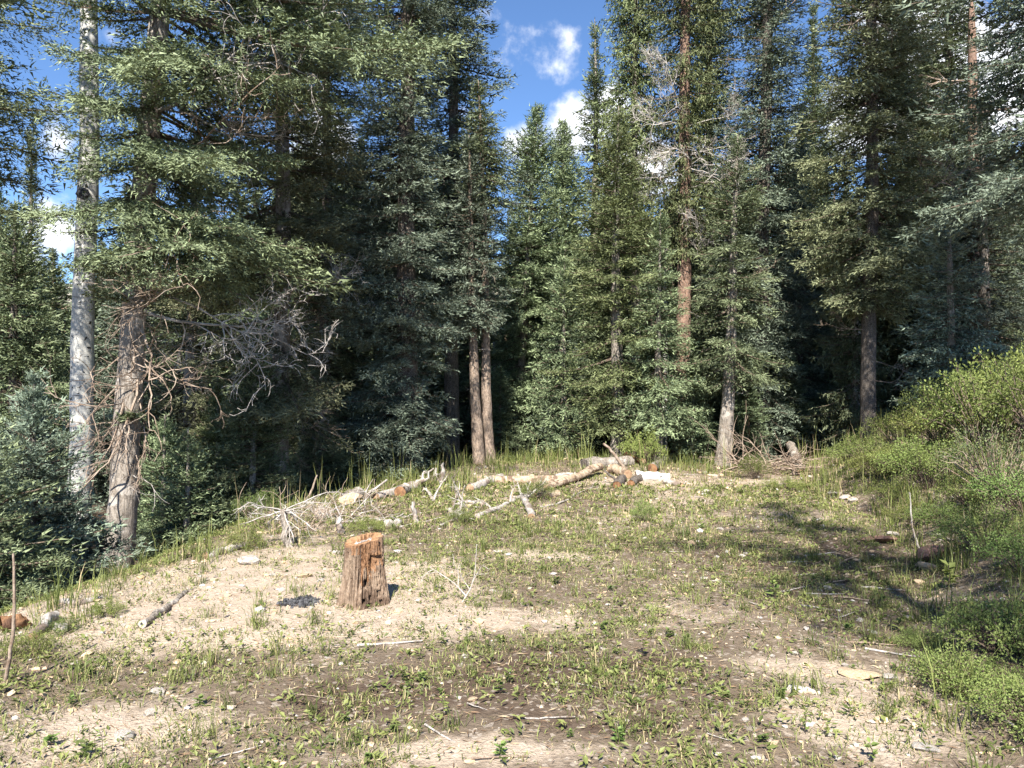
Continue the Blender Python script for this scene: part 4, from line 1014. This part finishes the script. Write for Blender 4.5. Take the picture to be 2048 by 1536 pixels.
limb('fallen_branch', [(125, 1205, 0), (160, 1212, 0), (205, 1196, 0)], [.03, .03, .02], M_PALE, 'curved grey branch under the young firs', seed=45)
limb('fallen_branch', [(1966, 1092, 0), (1905, 1080, 1), (1850, 1066, 0)], [.012, .010, .006], M_PALE, 'long thin pale stick over the grass at the foot of the bank', seed=46)
limb('bare_sapling', [(1838, 1096, 0), (1826, 1062, 1), (1822, 1030, 1), (1820, 985, 1)], [.014, .012, .010, .005], M_PALE, 'thin bare sapling stem standing behind the blocky red stone', 'sapling', seed=47)
limb('bare_sapling', [(8, 1370, 0), (22, 1300, 1), (30, 1210, 1), (26, 1108, 1)], [.014, .012, .010, .007], M_DEADB, 'slender bare sapling stem at the left edge of the photograph', 'sapling', seed=48)
limb('dead_stalk', [(925, 1205, 0), (940, 1180, 1), (950, 1150, 1), (953, 1090, 1)], [.006, .005, .004, .002], M_DEAD, 'branched dead stalk standing in the middle of the clearing', 'stalk', seed=49, kids=[(.2, (-.6, .1, .7), .35, .005), (.35, (-.5, -.1, .8), .25, .004), (.5, (.5, .1, .7), .2, .004)])
limb('wood_chip', [(1580, 1384, 0), (1610, 1386, 0), (1640, 1390, 0)], [.028, .034, .012], M_ROCKW, 'pale weathered wood slab lying in the weeds at the lower right', 'wood slab', seed=50)
limb('fallen_branch', [(1955, 1395, 0), (1990, 1420, 1), (2046, 1470, 0)], [.010, .010, .008], M_PALE, 'thin pale stick lying over the low leafy shrub', seed=51)

# charcoal heap
g = G(600, 1208); mb = MB(); rng = np.random.default_rng(2)
for k in range(420):
    a = rng.uniform(0, 6.28); q = rng.random() ** .8 * rng.uniform(.7, 1.15); s = .004 + rng.exponential(.006)
    V, Fc = ICO0; R3 = nrm(rng.normal(0, 1, (3, 3)))
    mb.add(V * s * rng.uniform(.6, 1.2, 3) * (1 + .2 * rng.normal(size=(12, 1))) + [cos(a) * q * .16, sin(a) * q * .12, .016 * (1 - q * q) + rng.uniform(-.01, .02)], Fc)
o = mb.build('charcoal_heap', [M_CHAR]); o.location = tuple(g); tag(o, 'small heap of black charcoal left of the stump', 'charcoal heap')

# sticks strewn on the ground
sticks = []
for k in range(6):
    mb = MB(); rng = np.random.default_rng(60 + k); tube(mb, bent((-.5, 0, .02), (.5, 0, .02), 8, .012, k), np.linspace(.030, .014, 8), 5, 0, jitter=.12, rng=rng)
    sticks.append(mb.mesh('stick', [(M_PALE, M_DEADB, M_TAN, M_DEAD)[k % 4]]))
rng = np.random.default_rng(17)
spots = [(1395, 995, .3), (1300, 1010, .25), (1470, 1000, .3), (1560, 1068, .3), (1640, 1110, .35), (1700, 1120, .4), (1740, 1150, .4), (1620, 1150, .3), (1680, 1165, .35), (1770, 1180, .35), (1560, 1214, .28), (1520, 1212, .2), (1340, 1232, .2), (1500, 1260, .15), (1745, 1290, .3), (1790, 1310, .3),
         (960, 1418, .16), (880, 1470, .2), (620, 1395, .2), (560, 1440, .22), (470, 1510, .22), (1100, 1440, .25), (1180, 1375, .18), (1440, 1478, .15), (1900, 1340, .3), (1350, 1105, .22), (1250, 1090, .2), (1130, 1095, .2), (1590, 1180, .3), (1820, 1200, .3), (1710, 1200, .35), (1650, 1190, .3), (500, 1235, .18), (735, 1245, .16), (1420, 960, .3), (1385, 950, .3), (780, 1290, .4), (1000, 1520, .2), (1520, 1130, .25), (1450, 1165, .25), (1600, 1125, .3), (1770, 1135, .3), (1560, 1100, .25), (1500, 1085, .3), (1640, 1218, .3), (1700, 1230, .25)]
for px, py, L in spots:
    g = G(px, py); o = put('stick', sticks[rng.integers(6)]); o.location = (g[0], g[1], g[2] + .004); s = L * rng.uniform(.8, 1.25)
    o.scale = (s, s * .8, s * .8); o.rotation_euler = (0, 0, rng.normal(0, .45) if px > 1300 else rng.uniform(-.9, .9))
    tag(o, 'short dry stick lying flat on the clearing ground', 'stick', 'dry sticks strewn on the clearing')

# ------------------------------------------------------------------ shrubs and weeds
def shrub_mesh(seed, R, H, nst, nleaf, leaf, mat, twig=M_TWIG, spread=1.0):
    rng = np.random.default_rng(seed); mb = MB(); Ps = []; Ds = []; Ts = []
    for k in range(nst):
        a = rng.uniform(0, 2 * PI); q = rng.random() ** .5
        tip = np.array([cos(a) * R * q, sin(a) * R * q, H * (1 - .55 * q * q) * rng.uniform(.55, 1.05)])
        b = np.array([cos(a), sin(a), 0]) * R * .25 * q * rng.uniform(0, 1)
        t = np.linspace(0, 1, 6)[:, None]; pts = b + (tip - b) * t + np.array([cos(a), sin(a), 0]) * R * .12 * np.sin(t * PI) * spread + np.array([0, 0, H * .18]) * np.sin(t * PI) + rng.normal(0, .02, (6, 3)) * t
        tube(mb, pts, np.linspace(.006, .002, 6), 3, 1, cap=False)
        m = nleaf // nst; u = rng.uniform(.25, 1.0, m) ** .7
        c = np.stack([np.interp(u, t[:, 0], pts[:, j]) for j in range(3)], -1)
        dv = nrm(rng.normal(0, 1, (m, 3)) + [0, 0, .25]); Ps.append(c + dv * rng.uniform(0, .09, m)[:, None] * (R / .6)); Ds.append(dv); Ts.append(np.clip(u - .1 + rng.normal(0, .22, m), 0, 1))
    P, D, T = map(np.concatenate, (Ps, Ds, Ts)); n = len(P)
    Lf = leaf * rng.uniform(.6, 1.25, n)
    leafquads(mb, P, D, nrm(rng.normal(0, .7, (n, 3)) + [0, 0, 1]), Lf, Lf * rng.uniform(.45, .7, n), 0, T, fold=.25)
    return mb.mesh('shrub', [LEAF[mat], twig])
SH = {'y': [shrub_mesh(1, .6, .75, 60, 4600, .027, 'lime'), shrub_mesh(2, .6, .6, 50, 4000, .029, 'yellow')],
      'g': [shrub_mesh(3, .6, .55, 56, 4000, .026, 'mid'), shrub_mesh(4, .6, .8, 56, 4000, .027, 'lime')],
      'd': [shrub_mesh(5, .7, .8, 90, 2000, .030, 'grey', M_DEADB)],
      'f': [shrub_mesh(6, .6, .34, 120, 6000, .024, 'lime'), shrub_mesh(7, .6, .38, 120, 6000, .026, 'lime')]}
def shrub(key, i, px, py, wpx, hs, label, d=None, rz=0, name='shrub'):
    g = G(px, py) if d is None else np.array([(px - 1024) / F * d, d, float(gz((px - 1024) / F * d, d))])
    s = wpx / F * g[1] / 1.25
    o = put(name, SH[key][i]); o.location = tuple(g - [0, 0, .03]); o.scale = (s, s, s * hs); o.rotation_euler = (0, 0, rz)
    return tag(o, label, 'shrub')
shrub('y', 0, 1985, 0, 290, 1.15, 'tall sunlit shrub with small yellow-green leaves, topmost on the right bank', d=9.3)
shrub('g', 1, 2090, 0, 260, 1.25, 'leafy shrub at the right edge beside the tall sunlit one', d=8.6, rz=2)
shrub('d', 0, 2000, 0, 240, 1.1, 'dark twiggy shrub in shade on the right bank below the sunlit shrub', d=7.6, rz=1)
shrub('y', 0, 1940, 0, 160, .8, 'lime shrub spilling down the bank above the red stones', d=7.9, rz=3)
shrub('y', 1, 1880, 0, 190, 1.0, 'yellow-green shrub at the upper left end of the right bank', d=10.6, rz=1)
shrub('y', 0, 1800, 0, 150, .8, 'low lime green shrub on the bank foot before the dark straight trunk', d=11.8, rz=4)
shrub('y', 1, 1770, 0, 170, .7, 'spreading yellow-green shrub in the middle of the bank', d=10.4, rz=5)
shrub('g', 1, 1860, 0, 190, .75, 'bright green shrub on the lower bank behind the sapling stem', d=9.2, rz=5.4)
shrub('y', 0, 1705, 0, 120, .6, 'small lime shrub at the far foot of the bank', d=12.6, rz=2.2)
shrub('g', 0, 1900, 0, 210, .6, 'leafy green shrub low on the bank above the red stones', d=7.6, rz=2.6)
shrub('g', 1, 1975, 0, 220, .8, 'green shrub in the grass right of the red stones', d=6.3, rz=.6)
shrub('g', 0, 2060, 0, 240, .9, 'shaded green shrub at the right edge above the low leafy mound', d=5.4, rz=.9)
for k_, (px_, d_, w_, hs_, rz_, key_, i_, lab_) in enumerate((
    (1950, 9.9, 230, 1.0, 3.3, 'y', 1, 'round yellow-green shrub just left of the tall sunlit one'), (1840, 9.6, 180, .9, 1.3, 'y', 0, 'sunlit lime shrub halfway up the bank'),
    (1735, 11.2, 150, .8, 2.3, 'g', 1, 'lime herb clump at the left foot of the bank'), (1815, 10.2, 170, .7, .3, 'y', 1, 'low yellow-green herb clump between the bank shrubs'),
    (1925, 8.9, 190, .8, 4.3, 'g', 1, 'green shrub on the bank below the round yellow-green one'), (1790, 9.3, 140, .7, 5.1, 'y', 0, 'small lime shrub above the flat reddish slab'),
    (2050, 7.0, 240, 1.0, 2.0, 'g', 0, 'green shrub cut by the right edge, above the shaded one'), (1835, 8.3, 150, .6, 1.9, 'y', 1, 'yellow-green herb clump behind the bare sapling'),
    (2040, 10.2, 260, 1.3, 1.0, 'y', 1, 'high yellow-green shrub at the right edge behind the sunlit one'), (1885, 11.4, 170, 1.0, .1, 'y', 0, 'sunlit shrub on the bank crest below the short blue fir'),
    (1935, 6.9, 150, .6, 3.7, 'g', 0, 'low leafy clump in the grass behind the red stones'))):
    shrub(key_, i_, px_, 0, w_, hs_, lab_, d=d_, rz=rz_)
shrub('f', 0, 1940, 1375, 270, 1.0, 'dense low leafy mound in the lower right, largest of the foreground shrubs', rz=.3)
shrub('f', 1, 2030, 1300, 300, 1.15, 'low leafy mound behind the largest foreground shrub', rz=1.9)
shrub('f', 0, 2070, 1440, 300, .9, 'low leafy mound cut by the right edge of the photograph', rz=2.5)
shrub('f', 1, 1850, 1290, 130, .9, 'small leafy outlier at the left end of the foreground mounds', rz=4.2)
shrub('y', 1, 492, 1098, 90, 1.3, 'yellow-green leafy shrub left of the dead sapling', rz=.5)
shrub('y', 0, 1510, 958, 70, 1.4, 'upright yellow-green shrub at the far end of the clearing', rz=.5)
shrub('y', 1, 1570, 976, 110, .5, 'low yellow-green plant patch at the far end of the clearing', rz=1.5)
shrub('y', 1, 1285, 928, 110, 1.5, 'yellowish sapling bush behind the log pile', rz=1.1)
shrub('y', 0, 1288, 1044, 60, 1.5, 'upright yellow-green weed clump in the middle of the far clearing', rz=2.1)
shrub('y', 1, 735, 1062, 90, .8, 'lime green weed patch behind the stump', rz=2.4)
shrub('g', 1, 920, 1044, 60, 1.0, 'small green sprout in front of the orange cut end', rz=2.9)
shrub('g', 1, 1075, 1000, 80, 1.0, 'green sprout behind the forked log', rz=.9)
shrub('y', 1, 60, 1310, 110, 1.2, 'leafy yellow-green sprout beside the bare sapling at the left edge', rz=.2)
shrub('g', 0, 120, 1265, 90, 1.0, 'green sprout below the young firs on the left rim', rz=.2)
shrub('g', 0, 520, 1035, 120, 1.2, 'green bush in the shade behind the dead sapling', rz=.2)
shrub('y', 1, 215, 1230, 80, 1.2, 'yellow-green sprig growing on the left rim of the sand', rz=2.2)

# broad leaved weeds
def weed_mesh(seed, mat, nl=16, h=.13, leaf=.05):
    rng = np.random.default_rng(seed); mb = MB(); pts = bent((0, 0, 0), (.02, 0, h), 6, .006, seed); tube(mb, pts, np.linspace(.003, .0015, 6), 3, 1, cap=False)
    u = rng.uniform(.15, 1, nl); c = np.stack([np.interp(u, np.linspace(0, 1, 6), pts[:, j]) for j in range(3)], -1)
    a = rng.uniform(0, 2 * PI, nl); D = nrm(np.stack([np.cos(a), np.sin(a), rng.uniform(-.1, .6, nl)], -1))
    Lf = leaf * rng.uniform(.6, 1.3, nl); leafquads(mb, c, D, nrm(rng.normal(0, .3, (nl, 3)) + [0, 0, 1]), Lf, Lf * .6, 0, rng.random(nl), fold=.15)
    return mb.mesh('weed', [LEAF[mat], M_TWIG])
W = [weed_mesh(1, 'yellow', 14, .16, .045), weed_mesh(2, 'lime', 18, .12, .05), weed_mesh(3, 'mid', 22, .08, .05), weed_mesh(4, 'lime', 10, .2, .04)]
def weed(px, py, k, s, label='small broad leaved weed growing in the clearing', group='broad leaved weeds in the clearing'):
    g = G(px, py); o = put('weed', W[k]); o.location = tuple(g); o.rotation_euler = (0, 0, px * 1.7); o.scale = (s, s, s); tag(o, label, 'weed', group)
weed(1550, 1200, 1, 1.3, 'bright green broad leaved weed between the stick litter and the sunny ground', None)
weed(1690, 1325, 3, .8, 'yellow-green sprout above the broad flat tan stone', None)
weed(1285, 1315, 0, .9, 'yellowish weed in the middle of the near clearing', None)
weed(1800, 1265, 1, 1.0, 'lime weed at the left front of the low leafy mounds', None)
weed(1895, 1180, 1, 1.6, 'large leaved lime plant at the edge of the bank shade', None)
rng = np.random.default_rng(31)
for k in range(90):
    px, py = rng.uniform(60, 1800), 1000 + 530 * rng.random() ** .8
    g = G(px, py)
    if sandiness(g[0], g[1]) > .8 or g[0] < toe_left(g[1]): continue
    weed(px, py, (2, 2, 1, 2, 3, 0)[k % 6], rng.uniform(.35, .7))

# ------------------------------------------------------------------ ground cover
rng = np.random.default_rng(123)
def scatter(n, x0, x1, y0, y1, fn):
    """random points kept with probability fn, only where the camera could nearly see them"""
    y = y0 + (y1 - y0) * rng.random(n); x = x0 + (x1 - x0) * rng.random(n)
    keep = (np.abs(x) < y * .70 + .8) & (rng.random(n) < fn(x, y)); return x[keep], y[keep]
def greenness(x, y):
    s = sandiness(x, y); g = np.clip(1.25 - .95 * s, .08, 1) * (.38 + 1.1 * smooth((fbm(x * 1.3, y * 1.3, 51, 4) - .36) / .25))
    g = g + .5 * np.exp(-((x + .3) / 1.6) ** 2 - ((y - 8.3) / 1.8) ** 2) + .35 * smooth((y - 9) / 4) * (x < 1.5)
    g = g + .5 * np.exp(-((x + .5) / 1.0) ** 2 - ((y - 6.4) / .8) ** 2)
    return np.clip(g, 0, 1) * (x > toe_left(y) - .9)
def edge(x, y):
    """long grass: rims, log pile, bank"""
    e = np.exp(-((toe_left(y) + .05 - x) / .35) ** 2) * (y > 3.6) * .85
    e = np.maximum(e, np.exp(-((y - 14.3) / 1.1) ** 2) * ((x > -1.3) & (x < 4.0)) * .85)
    e = np.maximum(e, np.exp(-((y - 12.2) / 1.0) ** 2 - ((x + 1.3) / 1.0) ** 2) * .8)
    e = np.maximum(e, smooth((x - toe_right(y) + .35) / .5) * .85 * (y < 15) * (1 - .6 * smooth((x - toe_right(y) - 1.6) / .8)))
    return e
mb = MB()
def tufts(x, y, per, H, Wd, lean, tint_lo, tint_hi, spread, straw=.2):
    n = len(x); cnt = rng.integers(per[0], per[1] + 1, n); idx = np.repeat(np.arange(n), cnt); m = len(idx)
    px_ = x[idx] + rng.normal(0, 1, m) * spread; py_ = y[idx] + rng.normal(0, 1, m) * spread
    hs = np.repeat(rng.uniform(.6, 1.35, n), cnt)
    P = np.stack([px_, py_, gz(px_, py_) - .006], -1)
    tt = np.repeat(rng.uniform(tint_lo, tint_hi, n), cnt) + rng.normal(0, .12, m)
    tt = np.where(rng.random(m) < straw, .95, np.clip(tt, 0, .66))
    dist = np.maximum(1, py_ / 6)
    blades(mb, P, rng.uniform(0, 2 * PI, m), hs * rng.uniform(H[0], H[1], m), rng.uniform(Wd[0], Wd[1], m) * dist ** .5, rng.uniform(lean[0], lean[1], m), 0, tt)
x, y = scatter(17500, -6, 7, 2.6, 8.5, greenness); tufts(x, y, (6, 13), (.02, .07), (.003, .0062), (.45, 1.45), .1, .62, .04)
x, y = scatter(7600, -6, 8, 8.5, 16, greenness); tufts(x, y, (6, 12), (.03, .10), (.005, .009), (.3, 1.3), .15, .64, .055)
x, y = scatter(620, -5, 5, 2.6, 9, lambda x, y: greenness(x, y) * .8); tufts(x, y, (16, 34), (.06, .19), (.003, .0055), (.15, 1.0), .0, .5, .028, .06)
x, y = scatter(2600, -6, 9, 2.6, 16.5, lambda x, y: edge(x, y)); tufts(x, y, (12, 24), (.14, .36), (.004, .0075), (.1, .85), .05, .55, .05, .07)
x, y = scatter(400, -4, 8, 8, 16.5, lambda x, y: edge(x, y)); tufts(x, y, (3, 6), (.4, .65), (.004, .007), (.02, .35), .7, 1.2, .05)
gr = mb.build('grass', [M_GRASS]); tag(gr, 'sparse green grass of the clearing with longer tufts along its rims', kind='stuff')
# rosettes of small flat leaves
mb = MB(); x, y = scatter(10500, -6, 6.5, 2.6, 12, lambda x, y: greenness(x, y) * .9)
n = len(x); cnt = rng.integers(5, 10, n); idx = np.repeat(np.arange(n), cnt); m = len(idx)
a = rng.uniform(0, 2 * PI, m); P = np.stack([x[idx] + rng.normal(0, .025, m), y[idx] + rng.normal(0, .025, m), np.zeros(m)], -1); P[:, 2] = gz(P[:, 0], P[:, 1]) + rng.uniform(.002, .03, m)
Lf = rng.uniform(.02, .05, m) * np.maximum(1, P[:, 1] / 8)
leafquads(mb, P, nrm(np.stack([np.cos(a), np.sin(a), rng.uniform(.0, .9, m)], -1)), nrm(rng.normal(0, .4, (m, 3)) + [0, 0, 1]), Lf, Lf * rng.uniform(.28, .5, m), 0, np.clip(np.repeat(rng.uniform(0, .7, n), cnt) + rng.normal(0, .1, m), 0, .68), fold=.2)
o = mb.build('ground_leaves', [M_GRASS]); tag(o, 'small flat leaved herbs covering the clearing', kind='stuff')
# straw, needles and chips lying flat
mb = MB()
x, y = scatter(66000, -6, 7.5, 2.5, 15, lambda x, y: np.clip(.75 - .35 * np.abs(sandiness(x, y) - .5) + .5 * np.exp(-((x - 2.6) / 1.6) ** 2 - ((y - 7) / 1.4) ** 2), 0, 1) * np.clip(5.5 / y, .35, 1) * (x > toe_left(y) - .7))
m = len(x); a = rng.normal(0, .9, m); P = np.stack([x, y, gz(x, y) + rng.uniform(.004, .016, m)], -1); Lf = rng.uniform(.015, .075, m) * np.maximum(1, y / 8)
leafquads(mb, P, nrm(np.stack([np.cos(a), np.sin(a), rng.normal(0, .12, m)], -1)), nrm(rng.normal(0, .45, (m, 3)) + [0, 0, 1]), Lf, rng.uniform(.003, .0075, m) * np.maximum(1, y / 7), 0, rng.random(m), fold=.1)
o = mb.build('ground_litter', [M_LITTER]); tag(o, 'straw, needles and wood chips strewn on the soil', kind='stuff')
# gravel
for nm, mat, cnt_, pw in (('gravel', M_ROCKW, 4200, 1), ('tan_gravel', M_ROCKT, 6500, 1)):
    mb = MB(); x, y = scatter(cnt_ * 2, -6, 6.5, 2.5, 14, lambda x, y: np.clip(.25 + .9 * (sandiness(x, y) - .3), .05, 1) * np.clip(6 / y, .3, 1) * (x > toe_left(y) - .6))
    V, Fc = ICO0; m = len(x); s = np.minimum(.0035 + rng.exponential(.0055, m), .035) * np.maximum(1, y / 7)
    sc = s[:, None] * rng.uniform(.6, 1.3, (m, 3)) * [1, 1, .6]
    VV = V[None] * (1 + .22 * rng.normal(size=(m, 12, 1))) * sc[:, None, :] + np.stack([x, y, gz(x, y) + s * .2], -1)[:, None, :]
    mb.add(VV.reshape(-1, 3), (np.arange(m)[:, None, None] * 12 + Fc[None]).reshape(-1, 3)); o = mb.build(nm, [mat]); tag(o, 'fine pale gravel scattered on the clearing' if nm == 'gravel' else 'fine tan gravel and clods scattered on the clearing', kind='stuff')
# thin timber on the far ridge
mb = MB(); n = 900; x = rng.uniform(-200, 200, n); t = rng.uniform(.15, 1, n)
yy = 130 + t * 110; 
iy = np.clip((t * 39).astype(int), 0, 39); ix = np.clip(((x + 260) / 520 * 129).astype(int), 0, 129); zz = RZ[iy, ix]; yy = RY[iy, ix]
for k in range(n):
    h = rng.uniform(6, 12); q = 26; u = np.sort(rng.random(q)); a = rng.uniform(0, 2 * PI, q)
    leafquads(mb, np.stack([np.full(q, x[k]), np.full(q, yy[k]), zz[k] + u * h], -1), nrm(np.stack([np.cos(a), np.sin(a), np.full(q, -.35)], -1)), nrm(rng.normal(0, .5, (q, 3)) + [0, 0, 1]), 1.9 * (1 - u) + .3, .9 * (1 - u) + .3, 0, rng.random(q))
o = mb.build('distant_timber', [FOL['far']]); tag(o, 'thin conifer timber on the far ridge', kind='stuff')
